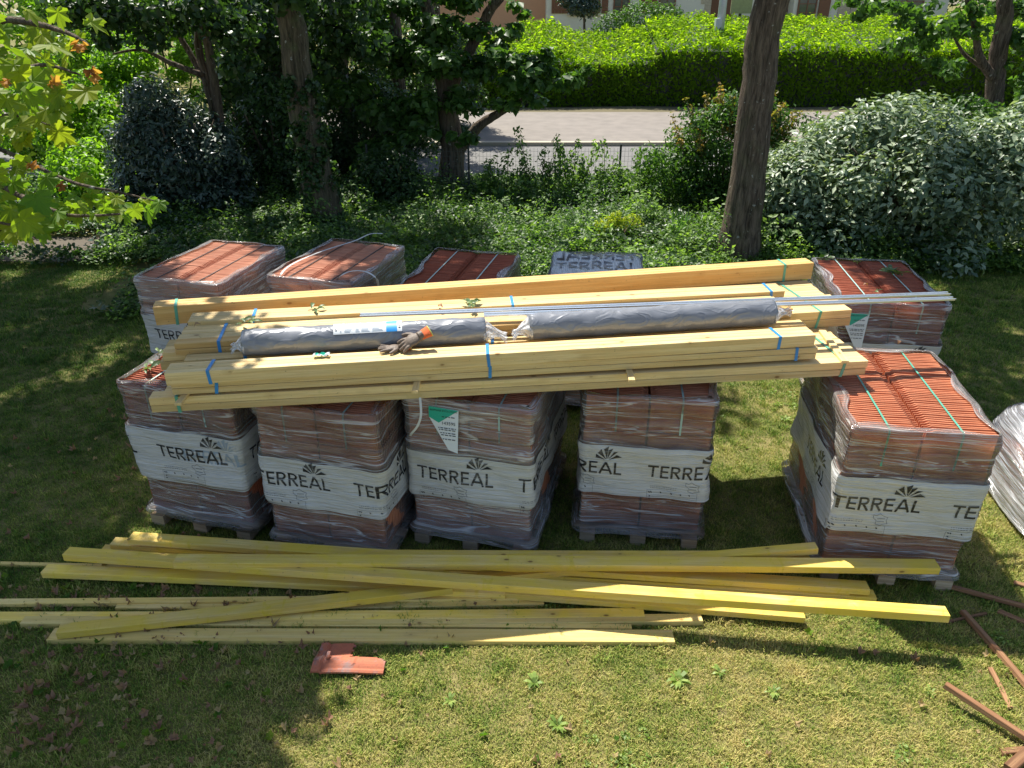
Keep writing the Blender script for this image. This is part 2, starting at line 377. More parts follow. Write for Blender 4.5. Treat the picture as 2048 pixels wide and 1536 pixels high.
M['roof'] = simple('roof_tiles', (0.34, 0.14, 0.08), 0.85, 8, 0.3, 0.6)
M['pole'] = simple('galvanised_pole', (0.45, 0.48, 0.52), 0.45, 12, 0.12, 0.1, Metallic=0.5)
M['board_green'] = simple('weathered_board', (0.33, 0.33, 0.16), 0.8, 10, 0.25, 0.2)
M['wire'] = simple('fence_wire', (0.10, 0.12, 0.10), 0.5)
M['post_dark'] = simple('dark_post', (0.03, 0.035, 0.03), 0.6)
M['glove_grey'] = simple('grey_glove_coating', (0.15, 0.11, 0.08), 0.6, 40, 0.3, 0.4)
M['glove_orange'] = simple('orange_knit', (0.72, 0.14, 0.035), 0.85, 90, 0.25, 0.5)
M['glove_hem'] = simple('yellow_hem', (0.55, 0.60, 0.12), 0.8)
M['shade_metal'] = simple('lamp_head_metal', (0.5, 0.52, 0.55), 0.4)
M['lamp_glass'] = simple('lamp_lens', (0.75, 0.76, 0.74), 0.15)

# ------------------------------------------------------------------ ground, road
def quad_sheet(name, x0, x1, y0, y1, z, mat, nx=1, ny=1, zf=None):
    vs = []; fs = []
    for j in range(ny + 1):
        for i in range(nx + 1):
            x = x0 + (x1 - x0) * i / nx; y = y0 + (y1 - y0) * j / ny
            vs.append((x, y, z + (zf(x, y) if zf else 0)))
    for j in range(ny):
        for i in range(nx):
            a = j * (nx + 1) + i; fs.append((a, a + 1, a + nx + 2, a + nx + 1))
    return link(name, mesh(name, vs, fs, [mat], True))
kind(quad_sheet('ground', -150, 150, -30, 260, 0, M['soil']), 'structure')
kind(quad_sheet('road', -70, 70, 17.3, 22.2, 0.006, M['asphalt']), 'structure')
mb = MB(); mb.box(-70, 70, 22.2, 22.42, -0.05, 0.11); kind(mb.build('kerb', M['kerb']), 'structure')
mb = MB(); mb.box(-70, 70, 22.424, 28.3, -0.05, 0.10); kind(mb.build('pavement', M['pavement']), 'structure')
kind(quad_sheet('verge', -70, 70, 28.3, 29.9, 0.06, M['verge'], 60, 4, lambda x, y: 0.03 * math.sin(x * 2 + y)), 'structure')
kind(quad_sheet('path', -9.6, -6.9, 11.9, 13.3, 0.006, M['dirt']), 'structure')

# ------------------------------------------------------------------ leaf clouds
rng = np.random.default_rng(11)
def leaf_mesh(name, P, Nrm, size, mat, aspect=0.5, jit=0.6, fold=0.25, hang=0.0, var=None):
    """P (n,3) positions, Nrm (n,3) preferred normals; each leaf a folded diamond of four triangles' worth"""
    n = len(P)
    nn = Nrm + rng.normal(0, jit, (n, 3)); nn /= np.linalg.norm(nn, axis=1, keepdims=True) + 1e-9
    d = rng.normal(0, 1, (n, 3)); d[:, 2] -= hang
    d -= nn * np.sum(d * nn, axis=1, keepdims=True); d /= np.linalg.norm(d, axis=1, keepdims=True) + 1e-9
    s = np.cross(nn, d)
    sz = size * rng.uniform(0.6, 1.3, (n, 1))
    base = P - d * sz * 0.5; tip = P + d * sz * 0.5 - nn * sz * 0.12
    l = P + s * sz * aspect * 0.5 + nn * sz * fold * 0.3 - d * sz * 0.06; r = P - s * sz * aspect * 0.5 + nn * sz * fold * 0.3 - d * sz * 0.06
    V = np.stack([base, l, tip, r], axis=1).reshape(-1, 3)
    me = bpy.data.meshes.new(name)
    me.vertices.add(4 * n); me.vertices.foreach_set('co', V.astype(np.float32).ravel())
    idx = np.arange(n)[:, None] * 4
    F = np.concatenate([idx + np.array([[0, 1, 2]]), idx + np.array([[0, 2, 3]])], axis=1).astype(np.int32).ravel()
    me.loops.add(6 * n); me.loops.foreach_set('vertex_index', F)
    me.polygons.add(2 * n); me.polygons.foreach_set('loop_start', np.arange(0, 6 * n, 3, dtype=np.int32))
    me.polygons.foreach_set('loop_total', np.full(2 * n, 3, dtype=np.int32))
    a = me.attributes.new('leafvar', 'FLOAT', 'POINT')
    vv = rng.uniform(0, 1, n) if var is None else var
    a.data.foreach_set('value', np.repeat(vv, 4).astype(np.float32))
    me.materials.append(mat); me.update(); me.validate()
    return me
def blob_points(blobs, n, shell=0.55, flat=1.0):
    """points in a union of ellipsoids (cx,cy,cz,rx,ry,rz), denser to the outside; also outward normals"""
    B = np.array(blobs, float); vol = (B[:, 3] * B[:, 4] * B[:, 5]) ** 0.8
    k = rng.choice(len(B), n, p=vol / vol.sum())
    d = rng.normal(0, 1, (n, 3)); d /= np.linalg.norm(d, axis=1, keepdims=True)
    r = shell + (1 - shell) * rng.uniform(0, 1, (n, 1)) ** 0.5
    r *= 1 + 0.10 * rng.normal(0, 1, (n, 1))
    P = B[k, :3] + d * r * B[k, 3:6]
    return P, d
def clumpy(cx, cy, cz, rx, ry, rz, m, s, squash=0.8):
    """m smaller lobes spread over a big ellipsoid"""
    out = []
    for i in range(m):
        d = rng.normal(0, 1, 3); d /= np.linalg.norm(d); q = rng.uniform(0.45, 1.0)
        ss = s * rng.uniform(0.6, 1.3)
        out.append((cx + d[0] * rx * q, cy + d[1] * ry * q, max(cz + d[2] * rz * q, ss * 0.3), ss, ss, ss * squash))
    return out
def foliage(name, blobs, n, size, mat, parent=None, shell=0.5, keep=None, up=0.3, **k):
    P, d = blob_points(blobs, n, shell)
    d = d + np.array([[0, 0, up]])
    if keep is not None:
        msk = keep(P); P = P[msk]; d = d[msk]
    me = leaf_mesh(name, P, d, size, mat, **k)
    return link(name, me, parent)
def trunk(name, pts, rads, mat, parent, n=14, wob=0.012):
    mb = MB()
    # resample
    P = [Vector(p) for p in pts]; out = []; rr = []
    seg = 7
    for i in range(len(P) - 1):
        for j in range(seg):
            t = j / seg
            a = P[max(i - 1, 0)]; b = P[i]; c_ = P[i + 1]; d_ = P[min(i + 2, len(P) - 1)]
            q = 0.5 * ((2 * b) + (-a + c_) * t + (2 * a - 5 * b + 4 * c_ - d_) * t * t + (-a + 3 * b - 3 * c_ + d_) * t ** 3)
            out.append(q + Vector((random.uniform(-wob, wob), random.uniform(-wob, wob), 0))); rr.append((rads[i] * (1 - t) + rads[i + 1] * t) * random.uniform(0.96, 1.05))
    out.append(P[-1]); rr.append(rads[-1])
    mb.tube(out, rr, n)
    return mb.build(name, mat, parent, True)

# ------------------------------------------------------------------ house across the road
HY = 44.0
def hx(px): return YP(px, 20, HY).x
def hz(py): return YP(1024, py, HY).z
house = thing('house', 'cream rendered house with brown shutters behind the tall hedge across the road', 'house', loc=(0, HY, 0))
hl, hr = hx(1093), hx(1900)
def hbox(name, x0, x1, y0, y1, z0, z1, mat, parent=house):
    mb = MB(); mb.box(x0, x1, y0, y1, z0, z1); return mb.build(name, mat, parent)
hbox('wall', hl, hx(1420), 0, 8, 0, 6.6, M['cream'])
hbox('wall', hx(1420), hx(1590), 1.2, 8, 0, 6.58, M['cream'])
hbox('wall', hx(1590), hr, 0.3, 8, 0, 6.59, M['cream'])
hbox('wall', hx(1060) - 6, hl - 0.003, 1.5, 8, 0, 6.4, M['peach'])['label'] = 'peach coloured wall'
mb = MB(); x0, x1 = hl - 0.5, hr + 0.5
mb.add([(x0, -0.6, 6.55), (x1, -0.6, 6.55), (x1, 8.6, 6.55), (x0, 8.6, 6.55), (x0 + 0.2, 4, 9), (x1 - 0.2, 4, 9)], [(0, 1, 5, 4), (2, 3, 4, 5), (0, 4, 3), (1, 2, 5), (3, 2, 1, 0)])
mb.build('roof', M['roof'], house)
def window(px0, px1, pz, top=2.3, y=0.0, bars=True, frame='shutter'):
    x0, x1 = hx(px0), hx(px1); z0 = hz(pz); z1 = z0 + top * 0.6
    mb = MB()
    mb.box(x0, x0 + 0.07, y - 0.06, y - 0.003, z0, z1); mb.box(x1 - 0.07, x1, y - 0.06, y - 0.003, z0, z1)
    mb.box(x0 + 0.072, x1 - 0.072, y - 0.06, y - 0.003, z0, z0 + 0.07); mb.box(x0 + 0.072, x1 - 0.072, y - 0.06, y - 0.003, z1 - 0.07, z1)
    w = mb.build('window', M[frame], house)
    mb = MB(); mb.box(x0 + 0.072, x1 - 0.072, y - 0.03, y - 0.004, z0 + 0.072, z1 - 0.072); mb.build('pane', M['glass'], w)
    if bars:
        mb = MB(); xm = (x0 + x1) / 2
        mb.box(xm - 0.03, xm + 0.03, y - 0.052, y - 0.034, z0 + 0.074, z1 - 0.074)
        for q in (0.3, 0.6): mb.box(x0 + 0.074, xm - 0.032, y - 0.05, y - 0.035, z0 + q * (z1 - z0), z0 + q * (z1 - z0) + 0.04); mb.box(xm + 0.032, x1 - 0.074, y - 0.05, y - 0.035, z0 + q * (z1 - z0), z0 + q * (z1 - z0) + 0.04)
        mb.build('glazing_bar', M[frame], w)
    mb = MB(); mb.box(x0 - 0.1, x1 + 0.1, y - 0.12, y - 0.003, z0 - 0.1, z0 - 0.003); mb.build('sill', M['stone'], w)
    return w
def shutter(px0, px1, pz, y=0.0):
    x0, x1 = hx(px0), hx(px1); z0 = hz(pz); n = 5
    e = MB()
    for i in range(n):
        a = x0 + (x1 - x0) * i / n; b = x0 + (x1 - x0) * (i + 1) / n - 0.012
        e.box(a, b, y - 0.05, y - 0.003, z0, z0 + 1.5)
    for zz in (0.15, 1.15): e.box(x0, x1 - 0.012, y - 0.08, y - 0.052, z0 + zz, z0 + zz + 0.1)
    e.build('shutter', M['shutter'], house)
shutter(1103, 1137, 27); window(1139, 1200, 27, bars=True); shutter(1203, 1216, 27)
window(1226, 1259, 32, frame='shutter'); shutter(1279, 1313, 25); window(1316, 1350, 30, frame='shutter')
hbox('door', hx(1432), hx(1475), 1.1, 1.197, 1.8, 4.4, M['shutter'])
hbox('door', hx(1640), hx(1662), 0.2, 0.297, 1.8, 4.4, M['shutter'])
window(1575, 1592, 40, y=1.2, bars=False); window(1598, 1636, 44, y=0.3); window(1780, 1850, 40, y=0.3)
k = 0
for z0 in np.arange(2.4, 6.4, 0.3):
    w_ = 0.5 if k % 2 else 0.3
    hbox('quoin', hx(1420) - w_, hx(1420) + 0.03, -0.03, 0.3, float(z0), float(z0) + 0.28, M['stone']); k += 1
for i, px in enumerate((1680, 1705, 1730, 1755)):
    for j in range(4):
        hbox('stone', hx(px), hx(px + 24), 0.25, 0.297, 2.0 + j * 0.5, 2.47 + j * 0.5, M['stone'])

# ------------------------------------------------------------------ street lamp and board in the hedge
p = YP(1440, 60, 31.6)
lamp = thing('street_lamp', 'grey metal street lamp post rising out of the hedge top', 'street lamp', loc=(p.x, p.y, 0))
mb = MB(); mb.tube([(0, 0, 0), (0, 0, 4), (0.08, 0, 7.2)], [0.17, 0.14, 0.09], 12); mb.build('pole', M['pole'], lamp, True)
mb = MB(); mb.tube([(0.08, 0, 7.19), (0.1, -0.5, 7.5), (0.1, -1.2, 7.6)], 0.05, 8); mb.build('arm', M['pole'], lamp, True)
mb = MB(); mb.box(-0.05, 0.25, -1.75, -1.15, 7.5, 7.66); mb.build('lamp_head', M['shade_metal'], lamp)
mb = MB(); mb.box(0.0, 0.2, -1.7, -1.25, 7.47, 7.498); mb.build('lens', M['lamp_glass'], lamp)
mb = MB(); mb.box(-0.24, -0.02, -0.24, 0.02, 2.1, 2.98); mb.build('junction_box', M['pole'], lamp)
p = YP(1481, 27, 34)
bd = thing('notice_board', 'weathered green board on a post behind the hedge beside the right tree trunk', 'sign board', loc=(p.x, 34, 0))
mb = MB(); mb.box(-0.42, 0.42, -0.02, 0.02, p.z, p.z + 1.1); mb.build('panel', M['board_green'], bd)
mb = MB(); mb.box(-0.05, 0.05, 0.023, 0.1, 0, p.z + 1.0); mb.build('post', M['post_dark'], bd)

# ------------------------------------------------------------------ hedge and far planting
def hedge():
    h = thing('hedge', 'long clipped hedge with bright green sunlit top along the far side of the road', 'hedge', loc=(0, 0, 0))
    n = 46000
    x = rng.uniform(-3.5, 27, n)
    top = rng.uniform(0, 1, n) < 0.55
    lump = 0.10 * np.sin(x * 1.9) + 0.07 * np.sin(x * 4.3 + 1) + 0.05 * rng.normal(0, 1, n)
    Hf = np.where(x < 5.3, 1.75, 2.15) + np.where(x < 5.3, 0.22 * np.sin(x * 1.3), 0) + lump * 0.7
    y = np.where(top, rng.uniform(29.9, 33.6, n), 29.95 + np.abs(rng.normal(0, 0.16, n)) + 0.12 * np.sin(x * 2.7) * (rng.uniform(0, 1, n)))
    z = np.where(top, Hf + (y - 30) * 0.24, rng.uniform(0.05, 1, n) * Hf)
    P = np.stack([x, y, z + rng.normal(0, 0.05, n)], 1)
    nr = np.where(top[:, None], np.array([[0, -0.55, 1.0]]), np.array([[0, -1, 0.35]]))
    link('foliage', leaf_mesh('foliage', P, nr, 0.17, M['leaf_hedge'], aspect=0.42, jit=0.55, hang=-0.6, var=np.where(top | (z > Hf * .88), rng.uniform(.25, 1, n), rng.uniform(0, .38, n))), h)  # front leaves darker: older growth, plus shade put into their colour
    mb = MB(); mb.box(-3.4, 5.2, 30.22, 33.4, 0.05, 1.5); mb.box(5.22, 27, 30.22, 33.4, 0.05, 1.93); mb.build('shade_core', M['post_dark'], h)  # plain dark box added inside to block light behind the front leaves
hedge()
def bush(name, label, cat, blobs, n, size, mat, group=None, stems=5, **k):
    B = np.array(blobs); c = B[:, :3].mean(0)
    t = thing(name, label, cat, group, loc=(c[0], c[1], 0))
    bl = [(b[0] - c[0], b[1] - c[1], *b[2:]) for b in blobs]
    foliage('foliage', bl, n, size, mat, t, **k)
    mb = MB()
    for i in range(stems):
        b = bl[rng.integers(len(bl))]
        mb.tube([(b[0] * 0.15, b[1] * 0.15, 0), (b[0] * 0.5, b[1] * 0.5, b[2] * 0.5), (b[0], b[1], b[2])], [0.04, 0.025, 0.01], 6)
    mb.build('stem', M['bark'], t, True)
    return t
q = YP(1278, 40, 36)
bush('round_bush', 'dark green rounded bush showing above the hedge in front of the house windows', 'bush',
     [(q.x - 1.1, 36, 2.2, 0.9, 0.8, 0.9), (q.x + 0.2, 36.2, 2.6, 1.2, 0.9, 0.9), (q.x + 1.2, 36, 2.7, 0.8, 0.8, 0.7)], 7000, 0.13, M['leaf_mid'], shell=0.7)
q = YP(1168, 25, 38)
tt = thing('small_tree', 'small dark leafed tree growing close to the house wall by the shutters', 'tree', loc=(q.x, 38, 0))
trunk('trunk', [(0, 0, 0), (0.1, 0, 1.6), (0.0, 0, 2.9)], [0.1, 0.08, 0.04], M['bark'], tt, 8)
foliage('crown', clumpy(0, 0, 3.9, 1.1, 0.9, 1.3, 22, 0.42), 5000, 0.16, M['leaf_laurel'], tt)
for (px, Y, w_, h_, mt, lab) in [(1060, 34.5, 1.2, 2.3, 'leaf_dark', 'dark bush at the left end of the hedge by the peach wall'),
                                 (1100, 33.9, 1.0, 2.3, 'leaf_laurel', 'low spiky bush on the hedge top beneath the left shutter')]:
    q = YP(px, 60, Y)
    bush('background_bush', lab, 'bush', clumpy(q.x, Y, h_ * 0.6, w_, 0.7, h_ * 0.45, 9, 0.45), 3500, 0.16, M[mt], 'bushes behind the hedge')

# far backdrop woods on the left and behind the house
o = foliage('far_trees', clumpy(-30, 42, 4, 26, 6, 5, 120, 2.2) + clumpy(34, 46, 4, 18, 5, 4, 60, 2.0) + clumpy(-8, 55, 4, 14, 5, 4, 50, 2.2), 46000, 0.42, M['leaf_mid'])
kind(o, 'stuff', 'mass of green trees closing the view far across the road', 'trees')

# ------------------------------------------------------------------ trees with visible trunks
def pts_px(lst): return [YP(a, b, Y) for a, b, Y in lst]
def crown_clumps(lst, m, s):
    out = []
    for (cx, cy, cz, rx, ry, rz) in lst: out += clumpy(cx, cy, cz, rx, ry, rz, m, s, 0.6)
    return out
def localise(o, pts): return [Vector(p) - Vector(o.location) for p in pts]
def lb(blobs, o): return [(b[0] - o.location[0], b[1] - o.location[1], b[2]) + tuple(b[3:]) for b in blobs]

# right oak-like tree with straight trunk
base = G(1478, 528)
t = thing('tree', 'tall tree with straight brown trunk standing behind the timber beside the silvery shrub', 'tree', loc=base)
P_ = [base - Vector((0.03, 0, 0.1)), YP(1496, 350, base.y + 0.05), YP(1516, 180, base.y + 0.1), YP(1545, 0, base.y + 0.15), Vector((base.x + 0.7, base.y + 0.2, 6.5)), Vector((base.x + 0.9, base.y + 0.1, 9))]
trunk('trunk', localise(t, P_), [0.36, 0.26, 0.245, 0.235, 0.2, 0.12], M['bark'], t, 20)
for i, e in enumerate([(-1.2, -1.2, 7.6), (1.4, -0.6, 7.8), (0.4, 1.6, 8.2), (-0.6, 0.8, 8.4)]):
    trunk('limb', [(0.65, 0.15, 5.2 + i * 0.4), (0.65 + e[0] * 0.5, e[1] * 0.5, 6.4 + i * 0.3), (0.6 + e[0], e[1], e[2])], [0.11, 0.08, 0.04], M['bark'], t, 8)
cb = crown_clumps([(2.95, 12.2, 8.2, 1.9, 2.0, 1.7), (4.3, 12.3, 8.4, 1.9, 2.4, 1.7), (5.0, 10.2, 7.9, 1.6, 1.7, 1.4), (3.0, 10.2, 7.4, 0.9, 1.0, 0.9), (5.6, 12.2, 8.2, 1.0, 1.0, .9), (4.2, 9.0, 8.0, .9, .9, .8), (4.4, 13.9, 8.0, 1.5, .8, .8), (3.0, 14.0, 8, .8, .7, .7)], 30, 0.5)  # crown out of view, clumps shaped to shade the right lawn
foliage('crown', lb(cb, t), 40000, 0.19, M['leaf_mid'], t, shell=0.2)

# left leaning tree with ivy
base = G(642, 455)
t = thing('tree', 'large tree with leaning ivy-clad trunk behind the tile pallets on the left', 'tree', loc=base)
P_ = [base + Vector((0.1, 0, -0.1)), YP(622, 300, base.y), YP(596, 150, base.y), YP(570, 0, base.y), Vector((-4.6, base.y, 6.4)), Vector((-4.8, base.y, 9.3))]
trunk('trunk', localise(t, P_), [0.42, 0.28, 0.24, 0.225, 0.2, 0.11], M['bark_ivy'], t, 20)
for i, e in enumerate([(-1.6, -1.6, 7.6), (1.8, -1.2, 7.8), (1.2, 1.4, 8.4), (-1.6, 1.0, 8.4)]):
    trunk('limb', [(-1.0, 0, 5.2 + i * 0.4), (-1.0 + e[0] * 0.5, e[1] * 0.5, 6.4 + i * 0.3), (-1.0 + e[0], e[1], e[2])], [0.12, 0.08, 0.04], M['bark'], t, 8)
cb = crown_clumps([(-2.6, 11.4, 8.6, 1.6, 1.7, 1.4), (-4.3, 12.9, 8.2, 1.0, 1.2, 1.0), (-5.2, 14.5, 8.2, 2.2, 2.2, 1.7), (-4.4, 16.2, 8.6, 1.5, 1.7, 1.3), (-1.3, 12.0, 8.5, 0.8, 0.9, 0.8)], 26, 0.55)  # unseen clumps, arranged to cast shade over the middle back-row pallets
foliage('crown', lb(cb, t), 30000, 0.2, M['leaf_mid'], t, shell=0.2)
iv = []
for i in range(60):
    z = random.uniform(0.1, 2.6); f = z / 2.6
    c_ = localise(t, [P_[0].lerp(P_[1], min(1, z / (P_[1].z + 0.1)))])[0] if z < P_[1].z else localise(t, [P_[1].lerp(P_[2], (z - P_[1].z) / (P_[2].z - P_[1].z))])[0]
    a = random.uniform(-2.6, 0.3); rr = 0.34 - 0.04 * f
    iv.append((c_.x + math.cos(a) * rr, c_.y + math.sin(a) * rr, z, 0.10, 0.10, 0.16))
foliage('ivy', iv, 2200, 0.085, M['leaf_dark'], t, shell=0.3, aspect=0.8)

# slender double-trunk tree
base = Vector((YP(440, 260, 15.6).x, 15.6, 0))
t = thing('tree', 'slender tree with forked pale trunks rising behind the dark laurel shrub', 'tree', loc=base)
A1 = [base, YP(437, 220, 15.6), YP(415, 90, 15.6), YP(378, 0, 15.6), Vector((-7.3, 15.6, 7.5))]
A2 = [base + Vector((-0.06, 0.05, 0)), YP(428, 225, 15.7), YP(398, 100, 15.7), YP(384, -10, 15.7), Vector((-6.4, 15.6, 8.0))]
trunk('trunk', localise(t, A1), [0.11, 0.085, 0.08, 0.075, 0.04], M['bark'], t, 10)
trunk('trunk', localise(t, A2), [0.10, 0.08, 0.07, 0.065, 0.04], M['bark'], t, 10)
A3 = [YP(415, 170, 15.65), YP(385, 115, 15.8), YP(355, 60, 15.9), YP(345, 10, 16)]
trunk('limb', localise(t, A3), [0.07, 0.06, 0.05, 0.04], M['bark'], t, 8)
A4 = [YP(405, 150, 15.65), YP(340, 125, 15.5), YP(285, 100, 15.3), YP(225, 108, 15.2)]
trunk('limb', localise(t, A4), [0.06, 0.045, 0.03, 0.015], M['bark'], t, 8)
cb = crown_clumps([(-7.6, 13.4, 8.0, 2.0, 2.2, 1.3), (-9.8, 12.4, 7.8, 1.9, 2.4, 1.3), (-6.9, 15.5, 8.4, 1.8, 2.0, 1.3), (-8.8, 10.2, 7.8, 1.8, 1.6, 1.1), (-6.7, 10.9, 7.9, 1.3, 1.6, 1.0), (-6.6, 8.7, 7.6, 1.2, 1.3, 0.9), (-10.6, 15.2, 8, 1.9, 1.8, 1.2)], 30, 0.55)  # clumps above the view, laid out as shade for the left lawn
foliage('crown', lb(cb, t), 46000, 0.2, M['leaf_mid'], t, shell=0.2)
hb = []
for (px, py, Y_, r_) in [(440, 10, 16.6, .6), (500, 40, 16.8, .6), (540, 90, 17, .5), (480, 110, 17, .5), (640, 20, 16, .6), (680, 70, 16.3, .6), (650, 130, 16.6, .5), (620, 60, 16.8, .5), (560, 5, 13.4, .25), (600, -5, 13.3, .3), (700, 0, 15.5, .6), (740, 90, 16, .5), (460, 170, 17.3, .5)]:
    q = YP(px, py, Y_); hb.append((q.x, q.y, q.z, r_, r_, r_ * .7))
foliage('hanging_foliage', lb(hb, t), 4200, 0.16, M['leaf_dark'], t, shell=0.1, aspect=0.7)
# lower hanging leaves of that tree seen against the bright bushes
hb = []
for (px, py, r_) in [(250, 30, 0.5), (330, 40, 0.45), (210, 10, 0.5), (150, 20, 0.5), (400, 20, 0.5), (460, 60, 0.5), (480, 130, 0.4), (300, 80, 0.3), (215, 80, 0.28)]:
    q = YP(px, py, 14.8); hb.append((q.x, q.y, q.z, r_ * 1.1, r_, r_ * 0.7))
foliage('hanging_foliage', lb(hb, t), 2600, 0.15, M['leaf_dark'], t, shell=0.1, aspect=0.7)

# centre tree: dark forked trunk with spreading leafy boughs
base = Vector((YP(900, 330, 17.0).x, 17.0, 0))
t = thing('tree', 'dark forked tree with spreading horizontal leafy boughs beside the road', 'tree', loc=base)
trunk('trunk', localise(t, [base, YP(905, 300, 17.0), YP(895, 220, 17), YP(880, 120, 17.2), YP(850, 0, 17.4), Vector((-2.6, 17.5, 6.5))]), [0.30, 0.26, 0.2, 0.16, 0.13, 0.06], M['bark'], t, 12)
trunk('limb', localise(t, [YP(915, 305, 17.0), YP(955, 255, 16.8), YP(1000, 225, 16.6), YP(1060, 190, 16.4)]), [0.14, 0.11, 0.08, 0.03], M['bark'], t, 10)
trunk('limb', localise(t, [YP(895, 190, 17.0), YP(940, 100, 16.9), YP(975, 30, 16.8), YP(1010, -20, 16.8)]), [0.13, 0.11, 0.1, 0.09], M['bark'], t, 10)
cb = []
for (px, py, Y, r_) in [(700, 60, 17.5, .8), (780, 120, 17.2, .8), (860, 60, 16.9, .7), (930, 130, 16.5, .65), (1000, 160, 16.2, .6), (1060, 140, 16.1, .5), (1120, 160, 15.9, .45), (1165, 155, 15.8, .3), (1040, 200, 16.2, .4),
                        (960, 210, 16.4, .45), (880, 200, 16.5, .6), (800, 220, 16.7, .7), (720, 190, 17, .7), (780, 20, 17, .7), (940, 50, 16.8, .45), (1010, 60, 16.4, .35), (1040, 20, 16.4, .3), (860, 130, 16.2, .6), (990, 110, 16.0, .45), (900, 10, 16.6, .6), (1090, 120, 16.0, .3), (760, 290, 16.8, .5), (840, 270, 16.5, .45), (925, 270, 16.2, .3)]:
    q = YP(px, py, Y)
    cb += clumpy(q.x, q.y, q.z, r_, r_ * 0.9, r_ * 0.5, 6, r_ * 0.5, 0.55)
foliage('crown', lb(cb, t), 11000, 0.19, M['leaf_mid'], t, shell=0.15, aspect=0.6, up=0.9, jit=0.45)

# dark evergreen masses behind, left of centre
k = 0
for (px, Y, rx, h_, lab) in [(690, 20.5, 1.5, 7.5, 'dark conifer directly right of the ivy-clad trunk'), (800, 21.5, 1.6, 7.0, 'dark conifer behind the forked tree'),
                        (560, 20.0, 1.4, 7.5, 'dark evergreen seen behind the leaning trunk'), (490, 19.0, 1.0, 6.5, 'narrow dark evergreen between the slender and the leaning trunk'),
                        (880, 24.8, 1.4, 5.0, 'dark evergreen on the far pavement side behind the forked tree')]:
    x = YP(px, 200, Y).x
    t = thing('evergreen_tree', lab, 'tree', 'dark evergreens in the background', loc=(x, Y, 0))
    trunk('trunk', [(0, 0, 0), (0, 0, h_ * 0.5), (0, 0, h_ * 0.95)], [0.2, 0.14, 0.03], M['bark'], t, 8)
    bl = []
    for i in range(44):
        z = random.uniform(0.1, h_); r0 = rx * (1 - 0.45 * z / h_); a = random.uniform(0, 6.28)
        bl.append((math.cos(a) * r0 * 0.7, math.sin(a) * r0 * 0.7, z, 0.6, 0.6, 0.5))
    foliage('crown', bl, 11000, 0.17, M['leaf_dark'], t, shell=0.3, aspect=0.4, hang=0.6)
    k += 1

# right background tree, forked
base = Vector((YP(1985, 225, 18.2).x, 18.2, 0))
t = thing('tree', 'forked tree behind the silvery shrub at the right edge', 'tree', loc=base)
trunk('trunk', localise(t, [base, YP(1985, 215, 18.2), YP(1993, 130, 18.2), YP(2010, 40, 18.2), YP(2025, -40, 18.2), Vector((base.x + 0.8, 18.2, 6.5))]), [0.24, 0.2, 0.19, 0.17, 0.14, 0.08], M['bark'], t, 12)
trunk('limb', localise(t, [YP(1985, 155, 18.1), YP(1960, 115, 18), YP(1950, 60, 17.9), YP(1930, -20, 17.8)]), [0.11, 0.09, 0.07, 0.06], M['bark'], t, 8)
trunk('limb', localise(t, [YP(1975, 140, 18.1), YP(1930, 110, 18.3), YP(1900, 60, 18.5)]), [0.05, 0.04, 0.02], M['bark'], t, 8)
cb = []
for (px, py, Y, r_) in [(1720, 10, 17.2, .4), (1690, 0, 17, .3), (1760, 15, 17.4, .4), (1800, 30, 17.2, .4), (1850, 40, 17.4, .5), (1890, 70, 17.6, .5), (1940, 40, 17.8, .5), (1830, 85, 17.4, .35), (1870, 120, 17.8, .35), (2030, 100, 18, .6), (2060, 180, 18.2, .7), (2010, 20, 18.4, .5), (1915, 140, 19, .4), (2080, 60, 18, .7), (1780, 100, 18, .3), (2050, 260, 18.0, .6)]:
    q = YP(px, py, Y); cb += clumpy(q.x, q.y, q.z, r_, r_, r_ * 0.6, 6, r_ * 0.5, 0.6)
cb += crown_clumps([(9.4, 17.4, 6.8, 2.0, 2.0, 1.4), (11.5, 18, 7.0, 2.2, 2.2, 1.6), (13, 16, 6.5, 2.0, 2.0, 1.5)], 16, 0.6)
foliage('crown', lb(cb, t), 19000, 0.17, M['leaf_mid'], t, shell=0.15, aspect=0.65)

# bright backlit bushes, left background
for (px, py, Y, rx, rz, n, lab) in [(330, 90, 21.5, 1.5, 1.5, 9000, 'bright yellow-green bush seen between the slender trunks'), (230, 200, 19.5, 1.4, 1.2, 9000, 'bright sunlit bush left of the dark laurel shrub'),
                               (160, 260, 17.5, 1.0, 1.0, 7000, 'bright green bush in front, left of the laurel shrub'), (130, 60, 23, 1.9, 1.8, 8000, 'pale green tree crown at the upper left behind the sycamore branch'),
                               (30, 230, 20, 1.5, 1.5, 6000, 'green bush hidden mostly behind the sycamore leaves'), (420, 60, 23, 1.3, 1.5, 6000, 'sunlit bush behind the forked pale trunks'),
                               (195, 345, 15.8, 0.65, 0.6, 4200, 'small bright bush low beside the laurel shrub')]:
    q = YP(px, py, Y)
    bush('bright_bush', lab, 'bush', clumpy(q.x, Y, max(q.z, rz * 0.6), rx, 1.1, rz, 22, 0.42), n, 0.135, M['leaf_bright'], 'sunlit bushes at the left', shell=0.3, up=0.6)

